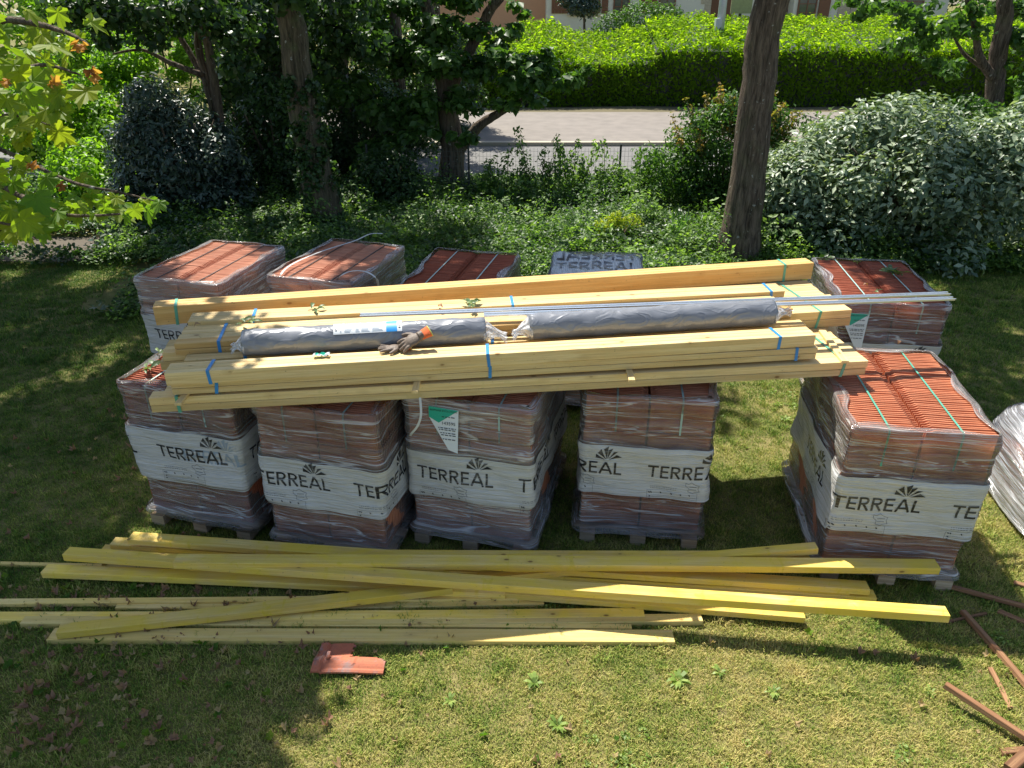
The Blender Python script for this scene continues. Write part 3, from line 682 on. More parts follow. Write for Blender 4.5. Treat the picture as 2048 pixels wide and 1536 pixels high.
# ------------------------------------------------------------------ shrubs near the lawn
def shrub(name, label, cx, cy, rx, ry, h, n, size, mat, m=46, s=0.5, flat=1.75, **k):
    t = thing(name, label, 'shrub', loc=(cx, cy, 0))
    bl = []
    for i in range(m):
        a = rng.uniform(0, 2 * math.pi); e = rng.uniform(0.0, 1.0)
        ce = math.sqrt(max(0.0, 1 - (e * 0.96) ** flat)); rr = rng.uniform(0.75, 1)
        ss = s * rng.uniform(0.7, 1.3)
        bl.append((math.cos(a) * (rx - s * .6) * ce * rr, math.sin(a) * (ry - s * .6) * ce * rr, max(0.25, e * (h - s * .5)), ss, ss, ss * 0.8))
    bl.append((0, 0, h * 0.45, rx * 0.75, ry * 0.75, h * 0.45))
    foliage('foliage', bl, n, size, mat, t, shell=0.72, keep=lambda P: P[:, 2] > 0.02, **k)
    mb = MB()
    for i in range(9):
        a = i * 0.7; mb.tube([(0.1 * math.cos(a), 0.1 * math.sin(a), 0), (rx * 0.3 * math.cos(a), ry * 0.3 * math.sin(a), h * 0.4), (rx * 0.6 * math.cos(a), ry * 0.6 * math.sin(a), h * 0.75)], [0.05, 0.035, 0.015], 6)
    mb.build('stem', M['bark'], t, True)
    return t
shrub('silvery_shrub', 'big rounded silvery grey-green shrub on the right behind the lawn', 7.3, 12.9, 3.45, 2.0, 2.32, 44000, 0.125, M['leaf_silver'], 90, 0.48, flat=3.2, aspect=0.5, jit=0.6, up=1.2, hang=0.2)
shrub('laurel_shrub', 'rounded dark glossy laurel shrub at the left behind the first tile pallet', -6.45, 15.0, 1.4, 1.3, 2.35, 17000, 0.12, M['leaf_laurel'], 44, 0.42, aspect=0.48, jit=0.5, up=0.5, hang=0.4)
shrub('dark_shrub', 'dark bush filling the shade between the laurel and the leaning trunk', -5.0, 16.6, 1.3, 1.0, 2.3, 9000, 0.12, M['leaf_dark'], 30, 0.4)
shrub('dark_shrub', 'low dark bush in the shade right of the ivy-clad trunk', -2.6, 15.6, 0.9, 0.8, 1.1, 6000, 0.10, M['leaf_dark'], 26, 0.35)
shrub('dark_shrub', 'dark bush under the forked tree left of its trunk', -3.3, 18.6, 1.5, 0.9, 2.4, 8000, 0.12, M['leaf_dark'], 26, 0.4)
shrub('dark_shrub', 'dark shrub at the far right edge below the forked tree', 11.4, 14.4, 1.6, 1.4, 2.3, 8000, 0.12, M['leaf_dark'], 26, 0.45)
shrub('dark_shrub', 'dark shrub behind the silvery one, under the forked tree', 9.4, 16.2, 1.7, 0.9, 2.0, 9000, 0.12, M['leaf_mid'], 30, 0.4)
# wild bush with reddish shoots
q = YP(1475, 260, 15.0)
t = thing('wild_bush', 'loose green bush with reddish shoot tips just behind the right tree trunk', 'bush', loc=(q.x, 15.0, 0))
bl = clumpy(0.1, 0, 1.05, 1.95, 0.6, 1.05, 100, 0.34) + clumpy(-.45, 0, 1.5, .7, .5, .7, 20, .26)
foliage('foliage', bl, 20000, 0.085, M['leaf_mid'], t, shell=0.2, keep=lambda P: P[:, 2] > 0.02)
mb = MB(); sh = []
for i in range(40):
    a = random.uniform(0, 6.28); r_ = random.uniform(0.1, 1.0); x, y = math.cos(a) * r_ * 1.2, math.sin(a) * r_ * 0.5; h_ = random.uniform(2.0, 2.6) - 0.5 * r_
    mb.tube([(x * 0.5, y * 0.5, 0.3), (x * 0.9, y, h_ * 0.7), (x * 1.1, y, h_)], [0.012, 0.008, 0.004], 5)
    for zz in np.linspace(0.75, 1.0, 5): sh.append((x * (0.9 + .2 * (zz - .7) / .3), y, h_ * zz, 0.08, 0.08, 0.07))
mb.build('stem', M['bark'], t, True); foliage('shoot_tips', sh, 2600, 0.07, M['leaf_red'], t, shell=0.1)
# saplings climbing by the fence
for i, (px, pt, w_, n, lab) in enumerate([(1075, 262, .42, 1000, 'tall thin sapling with sparse leaves in front of the road, leftmost by the fence'), (1145, 262, .45, 1100, 'sparse sapling in front of the road beside the wire fence, near its middle'), (1215, 285, .4, 900, 'leafy climber on the wire fence before the road'),
                                    (1290, 280, .38, 900, 'climber with yellowish leaves on the fence near the wild bush'), (1010, 300, .4, 700, 'low sapling by the fence right of the forked trunk'), (1345, 300, .3, 700, 'tangled climber joining the wild bush at its left')]):
    q = YP(px, pt, 15.7)
    t = thing('sapling', lab, 'plant', 'saplings along the wire fence', loc=(q.x, 15.7, 0))
    mb = MB(); bl = []
    for s_ in range(7):
        x = random.uniform(-w_, w_) * 1.3; h_ = q.z * random.uniform(0.35, 1.0)
        mb.tube([(x * 0.3, 0, 0), (x * 0.7, random.uniform(-.1, .1), h_ * 0.6), (x, random.uniform(-.15, .15), h_)], [0.012, 0.008, 0.004], 5)
        for zz in np.linspace(0.25, 1.0, 7): bl.append((x * (0.3 + 0.7 * zz) + random.uniform(-.08, .08), random.uniform(-.1, .1), h_ * zz, 0.2 * (1.25 - zz * .7), 0.16, 0.14))
    mb.build('stem', M['bark'], t, True); foliage('foliage', bl, int(n * 1.25), 0.09, M['leaf_ground'], t, shell=0.1)

# wire fence
f0 = G(945, 405).x; fy = 16.1
fence = thing('wire_fence', 'low wire mesh fence with dark posts between the garden and the road', 'fence', loc=(0, fy, 0))
mb = MB()
for x in np.arange(-3.0, 4.6, 0.075): mb.box(x, x + 0.004, -0.002, 0.002, 0.02, 1.05)
for z in np.arange(0.08, 1.08, 0.10): mb.box(-3.0, 4.6, 0.003, 0.007, z, z + 0.004)
kind(mb.build('wire_mesh', M['wire'], fence), 'stuff')
for x in (-3.0, -0.9, 1.0, YP(1238, 360, fy).x, 4.6):
    mb = MB(); mb.box(x - 0.02, x + 0.02, 0.01, 0.05, 0, 1.12); mb.build('post', M['post_dark'], fence)

# iris-like plants, yellow flowers
for i, (px, py, h_, n, lab) in enumerate([(1382, 425, .85, 26, 'upright iris-like blades at the foot of the wild bush'), (1355, 492, .75, 26, 'bright green iris blades right of the yellow flowers'), (962, 400, .65, 40, 'low clump of strap leaves under the forked tree'), (1000, 425, .6, 30, 'strap leaf clump in the ground cover behind the third pallet')]):
    q = G(px, py)
    mb = MB()
    for j in range(n):
        a = random.uniform(0, 6.28); l = random.uniform(.1, .4) * h_; w_ = 0.012; hh_ = h_ * random.uniform(.6, 1)
        c_, s_ = math.cos(a), math.sin(a); ox, oy = random.uniform(-.12, .12), random.uniform(-.1, .1)
        mb.add([(ox - s_ * w_, oy + c_ * w_, 0), (ox + s_ * w_, oy - c_ * w_, 0), (ox + c_ * l * .5 + s_ * w_, oy + s_ * l * .5 - c_ * w_, hh_ * .7), (ox + c_ * l * .5 - s_ * w_, oy + s_ * l * .5 + c_ * w_, hh_ * .7), (ox + c_ * l, oy + s_ * l, hh_)],
               [(0, 1, 2, 3), (3, 2, 4)])
    tag(mb.build('iris_plant', M['iris'], None, loc=q), lab, 'plant', 'strap-leaved plants in the ground cover')
q = G(1232, 492)
bush('yellow_flower_plant', 'low plant covered in bright yellow flowers in the ground cover behind the grey-capped pallet', 'plant', clumpy(q.x, q.y, .40, .42, .3, .14, 26, .10), 1500, .05, M['leaf_yellow'], shell=.3)

# ------------------------------------------------------------------ instanced grass and ground cover
def scatter(name, pts, rots, scl, idx, protos, label, cat):
    srccol = bpy.data.collections.new(name + '_source')
    for i, me in enumerate(protos):
        o = bpy.data.objects.new('tuft_%02d' % i, me); srccol.objects.link(o)
    me = bpy.data.meshes.new(name); me.vertices.add(len(pts)); me.vertices.foreach_set('co', np.asarray(pts, np.float32).ravel())
    for nm, dat, ty in (('rotv', rots, 'FLOAT_VECTOR'), ('scl', scl, 'FLOAT'), ('idx', idx, 'INT')):
        a = me.attributes.new(nm, ty, 'POINT')
        a.data.foreach_set('vector' if ty == 'FLOAT_VECTOR' else 'value', np.asarray(dat).ravel())
    ob = link(name, me); kind(ob, 'stuff', label, cat)
    ng = bpy.data.node_groups.new(name, 'GeometryNodeTree')
    ng.interface.new_socket('Geometry', in_out='INPUT', socket_type='NodeSocketGeometry')
    ng.interface.new_socket('Geometry', in_out='OUTPUT', socket_type='NodeSocketGeometry')
    n = ng.nodes; gi = n.new('NodeGroupInput'); go = n.new('NodeGroupOutput')
    ci = n.new('GeometryNodeCollectionInfo'); ci.inputs['Collection'].default_value = srccol
    ci.inputs['Separate Children'].default_value = True; ci.inputs['Reset Children'].default_value = True
    ip = n.new('GeometryNodeInstanceOnPoints'); ip.inputs['Pick Instance'].default_value = True
    def attr(nm, ty):
        a = n.new('GeometryNodeInputNamedAttribute'); a.data_type = ty; a.inputs['Name'].default_value = nm; return a.outputs['Attribute']
    lk = ng.links.new
    lk(gi.outputs[0], ip.inputs['Points']); lk(ci.outputs[0], ip.inputs['Instance'])
    lk(attr('idx', 'INT'), ip.inputs['Instance Index']); lk(attr('rotv', 'FLOAT_VECTOR'), ip.inputs['Rotation']); lk(attr('scl', 'FLOAT'), ip.inputs['Scale'])
    lk(ip.outputs[0], go.inputs[0])
    md = ob.modifiers.new('scatter', 'NODES'); md.node_group = ng
    return ob
def tuft(n, rad, hmin, hmax, w_, lean):
    a = rng.uniform(0, 6.283, n); r_ = rad * np.sqrt(rng.uniform(0, 1, n)); bx = r_ * np.cos(a); by = r_ * np.sin(a)
    h = rng.uniform(hmin, hmax, n); b = rng.uniform(0, 6.283, n); ln = h * rng.uniform(0.1, lean, n)
    V = []; F = []; va = []
    for i in range(n):
        dx, dy = math.cos(b[i]), math.sin(b[i]); k = len(V)
        V += [(bx[i] - dy * w_, by[i] + dx * w_, 0), (bx[i] + dy * w_, by[i] - dx * w_, 0),
              (bx[i] + dx * ln[i] * .4 + dy * w_ * .8, by[i] + dy * ln[i] * .4 - dx * w_ * .8, h[i] * .65), (bx[i] + dx * ln[i] * .4 - dy * w_ * .8, by[i] + dy * ln[i] * .4 + dx * w_ * .8, h[i] * .65),
              (bx[i] + dx * ln[i], by[i] + dy * ln[i], h[i] * .9)]
        F += [(k, k + 1, k + 2, k + 3), (k + 3, k + 2, k + 4)]; va += [rng.uniform()] * 5
    me = mesh('tuft', V, F, [M['grass']])
    at = me.attributes.new('leafvar', 'FLOAT', 'POINT'); at.data.foreach_set('value', np.array(va, np.float32))
    return me
prot = [tuft(56, 0.06, 0.010, 0.028, 0.0019, 1.3) for _ in range(6)] + [tuft(46, 0.05, 0.02, 0.055, 0.0026, 1.2) for _ in range(2)]
def field(step, y0, y1, marg=0.4):
    pts = []
    ys = np.arange(y0, y1, step)
    for y in ys:
        hw = (y * 0.888 + 1.8) * 0.70 + marg
        xs = np.arange(-hw, hw, step)
        pts.append(np.stack([xs, np.full_like(xs, y)], 1))
    P = np.concatenate(pts); P += rng.uniform(-step * .6, step * .6, P.shape); return P
gp = np.concatenate([field(0.052, 1.9, 5.0), field(0.07, 5.0, 8.0), field(0.10, 8.0, 12.3)])
gp = gp[~((gp[:, 1] > 9.8) & (gp[:, 0] > -6.0) & (gp[:, 0] < 3.0))]
gp = gp[~((gp[:, 0] < -6.9) & (gp[:, 0] > -9.6) & (gp[:, 1] > 11.9))]
n = len(gp)
scatter('lawn_grass', np.concatenate([gp, np.zeros((n, 1))], 1), np.stack([rng.normal(0, .08, n), rng.normal(0, .08, n), rng.uniform(0, 6.28, n)], 1),
        rng.uniform(.8, 1.3, n) * (1 + (gp[:, 1] > 8) * .5), rng.choice(8, n, p=[.155] * 6 + [.035] * 2), prot, 'short patchy mown grass of the lawn', 'grass')
def leafclump(n, rad, h, size, mat, aspect=.6):
    a = rng.uniform(0, 6.28, n); r_ = rad * np.sqrt(rng.uniform(0, 1, n))
    P = np.stack([r_ * np.cos(a), r_ * np.sin(a), h * rng.uniform(.2, 1, n) * (1 - .4 * (r_ / rad))], 1)
    return leaf_mesh('clump', P, np.tile(np.array([[0, -.2, 1.]]), (n, 1)), size, mat, aspect=aspect, jit=.45)
cp = [leafclump(44, .17, .22, .06, M['leaf_ground']) for _ in range(5)] + [leafclump(40, .2, .25, .075, M['leaf_dark'], .8) for _ in range(2)] + [leafclump(110, .26, .75, .075, M['leaf_ground'], .55), leafclump(120, .28, .6, .065, M['leaf_ground'], .5), leafclump(80, .2, .9, .06, M['leaf_mid'], .5)]
P = field(0.125, 9.4, 17.2, 1.0)
edge = 9.75 + 0.35 * np.sin(P[:, 0] * 1.4) + 0.2 * np.sin(P[:, 0] * 3.7)
edge = np.where(P[:, 0] > 3.0, 11.2, edge); edge = np.where(P[:, 0] < -5.4, 11.6, edge)
P = P[(P[:, 1] > edge)]
P = P[~((P[:, 0] < -6.9) & (P[:, 0] > -9.6) & (P[:, 1] > 11.9) & (P[:, 1] < 13.3))]
n = len(P); hz_ = np.clip((P[:, 1] - 9.4) * .10, 0, .22) * (1 + .6 * np.sin(P[:, 0] * 2.1) * np.sin(P[:, 1] * 1.7))
scatter('ground_cover', np.concatenate([P, hz_[:, None] * .4], 1), np.stack([rng.normal(0, .2, n), rng.normal(0, .2, n), rng.uniform(0, 6.28, n)], 1),
        rng.uniform(.7, 1.35, n), np.where(rng.uniform(0, 1, n) < np.where((P[:, 0] > -2) & (P[:, 1] < 15.5), .05, .015), rng.integers(7, 10, n), np.where(P[:, 0] < -5, rng.choice(7, n, p=[.1] * 5 + [.25] * 2), rng.choice(7, n, p=[.16] * 5 + [.1] * 2))), cp, 'ivy and low leafy plants covering the bed behind the pallets', 'ground cover')

# fallen leaves: small curled, lobed leaves
def small_leaf(sz, mat, cr, lobes):
    V = [(0, 0, .25 * sz * cr)]; n = 14
    for k in range(n):
        a = 2 * math.pi * k / n; rr_ = sz * (.55 + .45 * abs(math.cos(a * lobes / 2))) * (1 if lobes > 2 else .55 + .45 * abs(math.cos(a)))
        x, y = rr_ * math.cos(a), rr_ * math.sin(a); V.append((x, y, cr * (y * y / sz * 1.3 + .25 * sz * math.sin(a * 3 + cr * 4)) + .004))
    me = mesh('dry_leaf', V, [(0, k, k % n + 1) for k in range(1, n + 1)], [mat])
    at = me.attributes.new('leafvar', 'FLOAT', 'POINT'); at.data.foreach_set('value', np.full(len(V), rng.uniform(), np.float32)); return me
fl = [small_leaf(random.uniform(.018, .034), M['leaf_fallen'], random.uniform(.5, 1.6), random.choice((2, 5, 5))) for _ in range(10)] + [small_leaf(.03, M['leaf_sycamore'], .6, 5) for _ in range(2)]
def reg(n):
    x = np.concatenate([rng.normal(-2.9, .9, n), rng.uniform(-5, .5, n // 3), rng.uniform(-3.4, 3.5, n // 9)]); y = np.concatenate([rng.uniform(2.1, 4.4, n), rng.uniform(2.2, 7, n // 3), rng.uniform(2.2, 3.9, n // 9)])
    return np.stack([x, y], 1)
P = reg(620); n = len(P)
scatter('fallen_leaves', np.concatenate([P, rng.uniform(.016, .034, (n, 1))], 1), np.stack([rng.normal(0, .35, n), rng.normal(0, .35, n), rng.uniform(0, 6.28, n)], 1), rng.uniform(.6, 1.35, n), rng.integers(0, 12, n), fl, 'dry brown leaves lying on the shaded lawn at the left', 'leaves')
# clover and small broad leaves in patches of the lawn
cl = [leafclump(16, .045, .022, .026, M['weed'], .75) for _ in range(4)]
c0 = rng.uniform([-2.5, 2.3], [4.2, 7.5], (30, 2)); P = np.concatenate([c_ + rng.normal(0, rng.uniform(.05, .16), (rng.integers(5, 18), 2)) for c_ in c0]); n = len(P)
scatter('lawn_clover', np.concatenate([P, np.full((n, 1), .012)], 1), np.stack([np.zeros(n), np.zeros(n), rng.uniform(0, 6.28, n)], 1), rng.uniform(.4, 1.1, n), rng.integers(0, 4, n), cl, 'low clover and small broad leaves scattered in the lawn', 'clover')

# weeds: rosettes in the lawn
wp = [(1355, 1365, .95), (1545, 1388, .75), (1070, 1370, .8), (1115, 1455, .8), (900, 1405, .7), (1440, 1348, .65), (1570, 842, .75), (1860, 1388, .6)]
wl = ['largest pale rosette weed on the sunlit lawn below the middle of the front boards', 'green rosette weed right of the largest one on the sunlit lawn', 'rosette weed on the lawn between the broken tile and the largest weed',
      'rosette weed lowest in the photo, near the bottom middle', 'small rosette weed just right of the broken tile', 'small weed between the largest rosette and the front boards', 'weed in the gap of lawn left of the right-hand pallet', 'weed beside the raised old brown batten']
wm = []
for k in range(3):
    V = []; F = []; va = []
    for i in range(17):
        a = i * 2.4 + random.uniform(-.3, .3); l = random.uniform(.035, .10); w_ = l * random.uniform(.10, .17); c_, s_ = math.cos(a), math.sin(a); b = len(V); el = random.uniform(.15, .6)
        for (q, ww, zz) in ((0, .25, 0), (.35, .9, .7), (.7, 1, 1.0), (1, .1, .7)):
            for sg in (-1, 1): V.append((c_ * l * q - s_ * w_ * ww * sg, s_ * l * q + c_ * w_ * ww * sg, .012 + l * el * zz)); va.append((i * .37) % 1)
        F += [(b, b + 1, b + 3, b + 2), (b + 2, b + 3, b + 5, b + 4), (b + 4, b + 5, b + 7, b + 6)]
    me = mesh('weed_rosette', V, F, [M['weed']]); at = me.attributes.new('leafvar', 'FLOAT', 'POINT'); at.data.foreach_set('value', np.array(va, np.float32)); wm.append(me)
for i, (px, py, s_) in enumerate(wp):
    o = link('weed', wm[i % 3], loc=G(px, py), rot=(0, 0, random.uniform(0, 6))); o.scale = (s_,) * 3
    tag(o, wl[i], 'weed', 'broadleaf weeds in the lawn')

# ------------------------------------------------------------------ wrapped tile pallets
HXB, HYB, RC = 0.475, 0.665, 0.035
ZT = 1.305
SEG = [2 * (HXB - RC), math.pi / 2 * RC, 2 * (HYB - RC), math.pi / 2 * RC] * 2
PER = sum(SEG[:4]) * 1 + sum(SEG[:4]) if False else 2 * (SEG[0] + SEG[2]) + 2 * math.pi * RC
def perim(u):
    """distance from the front-left corner running along the front, right, back, left -> point, outward normal"""
    u = (u - RC) % PER
    a, q, b = SEG[0], SEG[1], SEG[2]
    if u < a: return (-HXB + RC + u, -HYB), (0, -1)
    u -= a
    if u < q: t = u / RC; return (HXB - RC + RC * math.sin(t), -HYB + RC - RC * math.cos(t)), (math.sin(t), -math.cos(t))
    u -= q
    if u < b: return (HXB, -HYB + RC + u), (1, 0)
    u -= b
    if u < q: t = u / RC; return (HXB - RC + RC * math.cos(t), HYB - RC + RC * math.sin(t)), (math.cos(t), math.sin(t))
    u -= q
    if u < a: return (HXB - RC - u, HYB), (0, 1)
    u -= a
    if u < q: t = u / RC; return (-HXB + RC - RC * math.sin(t), HYB - RC + RC * math.cos(t)), (-math.sin(t), math.cos(t))
    u -= q
    if u < b: return (-HXB, HYB - RC - u), (-1, 0)
    u -= b
    t = u / RC; return (-HXB + RC - RC * math.cos(t), -HYB + RC - RC * math.sin(t)), (-math.cos(t), -math.sin(t))
PROF = ([.105, .128, .155, .19, .40, .44, .47, .70, .90, .945, .985, 1.02, 1.16, 1.21, 1.26, 1.315],
        [.045, .055, .045, -.008, -.012, -.004, .02, .012, .028, .022, -.004, .012, .004, .012, .026, .014])
class Wrap:
    def __init__(s, seed):
        r = random.Random(seed); s.ph = [r.uniform(0, 6.28) for _ in range(8)]; s.tw = r.uniform(-.01, .01); s.dz = [r.uniform(-.015, .015) for _ in range(3)]
    def e(s, u, z):
        b = float(np.interp(z + .02 * math.sin(u * 1.6 + s.ph[0]), PROF[0], PROF[1]))
        w = 2 * math.pi / PER
        b += .009 * math.sin(3 * w * u + s.ph[1] + 5 * z) + .007 * math.sin(8 * w * u + s.ph[2] + 9 * z) + .003 * math.sin(17 * w * u + s.ph[3] + 24 * z) + .002 * math.sin(70 * z + s.ph[4] + 2 * math.sin(3 * w * u))
        return b + .004
    def at(s, u, z, off=0.0):
        (x, y), (nx, ny) = perim(u); e = s.e(u, z) + off
        return Vector((x + nx * e, y + ny * e, z))
def wrap_mesh(W, z0, z1, nz, off, mat, name, lip=False, nu=150, dip=0.0):
    V = []; F = []; UV = []
    rows = [('s', z0 + (z1 - z0) * j / nz) for j in range(nz + 1)]
    if lip: rows += [('l', .012), ('l', .03), ('l', .055)]
    us = [PER * i / nu for i in range(nu + 1)]
    # more samples on corners
    for c_ in (0, SEG[0], SEG[0] + SEG[1] + SEG[2], 2 * SEG[0] + 2 * SEG[1] + SEG[2], PER): us += [RC + c_ + q * RC for q in (-.5, 0, .4, .8, 1.2, 1.6)]
    us = sorted(set(round(min(max(u, 0), PER), 4) for u in us)); nu = len(us) - 1
    for kk, z in rows:
        for u in us:
            if kk == 's':
                zz = z
                if z == z0 and dip: zz += dip * math.sin(u * 2.3 + W.ph[5])
                if z == z1 and dip: zz += dip * math.sin(u * 1.7 + W.ph[6]) * .7
                V.append(W.at(u, zz, off)); UV.append((u, z))
            else:
                (x, y), (nx, ny) = perim(u); ins = z * (1 + .5 * math.sin(u * 5 + W.ph[3]) + .3 * math.sin(u * 13 + W.ph[6]))
                e = W.e(u, z1) + off - ins; V.append(Vector((x + nx * e, y + ny * e, z1 + .006 + .10 * min(z, .02)))); UV.append((u, z1 + z))
    nr = len(rows); w = nu + 1
    for j in range(nr - 1):
        for i in range(nu): F.append((j * w + i, j * w + i + 1, (j + 1) * w + i + 1, (j + 1) * w + i))
    me = mesh(name, V, F, [mat], True)
    ul = me.uv_layers.new(name='UVMap'); li = np.empty(len(me.loops), np.int32); me.loops.foreach_get('vertex_index', li)
    ul.data.foreach_set('uv', np.array(UV, np.float32)[li].ravel())
    return me
# stroke lettering, each letter a set of thick strokes; unit = cap height
def arc(cx, cy, rx, ry, a0, a1, n=10): return [(cx + rx * math.cos(R(a0 + (a1 - a0) * i / n)), cy + ry * math.sin(R(a0 + (a1 - a0) * i / n))) for i in range(n + 1)]
GL = {'T': (.72, [[(0, .93), (.72, .93)], [(.36, .93), (.36, 0)]]),
      'E': (.56, [[(.07, 0), (.07, 1)], [(.07, .93), (.56, .93)], [(.07, .5), (.52, .5)], [(.07, .07), (.56, .07)]]),
      'R': (.66, [[(.07, 0), (.07, 1)], [(.07, .93), (.3, .93)] + arc(.33, .72, .22, .21, 90, -90) + [(.07, .51)], [(.28, .5), (.60, 0)]]),
      'A': (.86, [[(.03, 0), (.43, 1)], [(.43, 1), (.83, 0)], [(.17, .30), (.69, .30)]]),
      'L': (.52, [[(.07, 1), (.07, 0)], [(.07, .07), (.52, .07)]])}
def stroke(pts, th, step=.08):
    """thick polyline in 2D -> list of quads (subdivided)"""
    Q = []
    for (a, b) in zip(pts[:-1], pts[1:]):
        dx, dy = b[0] - a[0], b[1] - a[1]; l = math.hypot(dx, dy)
        if l < 1e-6: continue
        n = max(1, int(l / step)); px, py = -dy / l * th / 2, dx / l * th / 2
        ext = .0 if len(pts) == 2 else .02
        for i in range(n):
            t0, t1 = i / n, (i + 1) / n
            if i == 0: t0 -= ext / l
            if i == n - 1: t1 += ext / l
            p0 = (a[0] + dx * t0, a[1] + dy * t0); p1 = (a[0] + dx * t1, a[1] + dy * t1)
            Q.append([(p0[0] - px, p0[1] - py), (p1[0] - px, p1[1] - py), (p1[0] + px, p1[1] + py), (p0[0] + px, p0[1] + py)])
    return Q
def logo_quads(text='TERREAL', fan=True):
    Q = []; x = 0; xa = 0
    for ch in text:
        w, st = GL[ch]
        if ch == 'A': xa = x + w / 2
        for s_ in st: Q += [[(px + x, py) for px, py in q] for q in stroke(s_, .145)]
        x += w + .13
    if fan:
        cx, cy = xa + .05, 1.16
        for a0, w_, l0, l1 in ((-62, 13, .18, .88), (-30, 11, .16, 1.08), (-4, 8, .16, 1.25), (11, 7, .2, 1.12), (33, 6, .2, 1.05), (60, 12, .18, .95)):
            n = 6
            for i in range(n):
                r0, r1 = l0 + (l1 - l0) * i / n, l0 + (l1 - l0) * (i + 1) / n
                q = []
                for rr, sg in ((r0, -1), (r0, 1), (r1, 1), (r1, -1)):
                    tt = (rr - l0) / (l1 - l0); rr2 = rr * (1 + (.10 * sg * tt)); aa = R(a0 + sg * w_ * (.45 + .55 * tt)); q.append((cx + rr2 * math.sin(aa), cy + rr2 * math.cos(aa) * .8))
                Q.append(q)
    return Q, x
LOGO, LW = logo_quads()
def print_on(W, u0, z0, cap, quads, off, mat, name, parent, mirror=False, sx=1.0):
    mb = MB()
    for q in quads:
        mb.add([W.at(u0 + x * cap * sx, z0 + y * cap, off) for x, y in q], [(0, 1, 2, 3)])
    return mb.build(name, mat, parent)
def small_print():
    Q = []
    rr = random.Random(3)
    for j, y in enumerate((-.95, -1.12)):                                # two lines of tiny text
        x = .35
        while x < 2.6:
            w = rr.uniform(.05, .2); Q += stroke([(x, y), (x + w, y)], .035); x += w + .06
    for j in range(4):                                                    # rule lines of the table
        Q += stroke([(.2, -1.85 - j * .17), (4.3, -1.85 - j * .17)], .014, .15)
    Q += stroke([(.12, -1.35), (.12, -2.5)], .02) + stroke([(4.4, -1.35), (4.4, -2.5)], .02) + stroke([(.12, -1.35), (4.4, -1.35)], .012, .15)
    for i, x in enumerate((.25, .42, 1.25, 2.15, 2.95, 3.7)):            # pictograms
        Q += stroke([(x, -1.5), (x + .10, -1.62)], .09); Q += stroke([(x + .02, -1.62), (x + .12, -1.62)], .05)
    Q += stroke([(.3, -1.95), (.42, -1.95)], .10) + stroke([(.3, -2.2), (.42, -2.2)], .10)
    # outline of the country with words inside
    o = [(3.35, -.35), (3.6, -.42), (3.85, -.25), (4.15, -.45), (4.5, -.55), (4.42, -.85), (4.55, -1.15), (4.2, -1.2), (4.0, -1.3), (3.6, -1.2), (3.62, -.85), (3.35, -.62), (3.35, -.35)]
    Q += stroke(o, .025, .12)
    for y in (-.68, -.98):
        for x in np.arange(3.7, 4.3, .1): Q += stroke([(x, y), (x + .06, y)], .06)
    return Q
SMALL = small_print()

# tile: interlocking clay tile standing on edge, length along x
def tile_mesh(side, mat):
    mb = MB(); L_ = .452; t = .0135; h = .29
    prof = [(0, 0), (.02, .004), (.10, .0), (.20, -.003), (.30, .001), (.40, .005), (.425, .003), (L_, .000)]
    x0 = -L_ / 2
    vs = []; n = len(prof)
    for (x, d) in prof:
        tt = t if x > .02 else t * 1.25
        if x >= .425: tt = t * .55
        zt = h if x < .42 else h - .012
        for z, k in ((0, 1), (zt - .004, 1), (zt, .6), ):
            vs.append((x0 + x, d - tt / 2 * k, z)); vs.append((x0 + x, d + tt / 2 * k, z))
    fs = []
    for i in range(n - 1):
        a = i * 6; b = a + 6
        fs += [(a, b, b + 2, a + 2), (a + 2, b + 2, b + 4, a + 4), (a + 4, b + 4, b + 5, a + 5), (a + 5, b + 5, b + 3, a + 3), (a + 3, b + 3, b + 1, a + 1), (a + 1, b + 1, b, a)]
    fs += [(0, 2, 3, 1), (2, 4, 5, 3)]; a = (n - 1) * 6; fs += [(a, a + 1, a + 3, a + 2), (a + 2, a + 3, a + 5, a + 4)]
    mb.add(vs, fs)
    mb.box(x0 + .11, x0 + .13, t / 2, t / 2 + .008, h - .05, h - .006)
    vs = mb.v
    if side > 0: vs = [(-x, y, z) for x, y, z in vs]; fs = [tuple(reversed(f)) for f in mb.f]
    else: fs = mb.f
    return mesh('tile', vs, fs, [mat])
TILES = {(s_, k): tile_mesh(s_, M[k]) for s_ in (-1, 1) for k in ('tile', 'tile_dark', 'tile_pale')}
NT = 44
def layers_mesh(mat, low):
    """the lower courses: plates packed close, seen through the film"""
    mb = MB(); rr = random.Random(5)
    for (z0, z1, ins) in ((.146, .432, .012), (.436, .722, .004), (.726, 1.008, .004)):
        for s_ in (-1, 1):
            for i in range(NT):
                y = -HYB + ins + .012 + (2 * (HYB - ins) - .024) * (i + .5) / NT + rr.uniform(-.001, .001)
                xa, xb = .008, HXB - ins - rr.uniform(0, .003)
                if s_ < 0: xa, xb = -xb, -xa
                mb.box(xa, xb, y - .0095, y + .0095, z0, z1)
    return mesh('lower_courses', mb.v, mb.f, [mat])
LOWER = {k: layers_mesh(M[k], 0) for k in ('tile', 'tile_dark', 'tile_pale')}
def box_mesh(name, x0, x1, y0, y1, z0, z1, mat):
    mb = MB(); mb.box(x0, x1, y0, y1, z0, z1); return mesh(name, mb.v, mb.f, [mat])
DECK = box_mesh('deck_board', -.52, .52, -.045, .045, -.011, .011, M['pallet_wood'])
SKID = box_mesh('skid', -.05, .05, -.70, .70, -.011, .011, M['pallet_wood'])
BLOCK = box_mesh('block', -.06, .06, -.06, .06, -.039, .039, M['pallet_wood'])
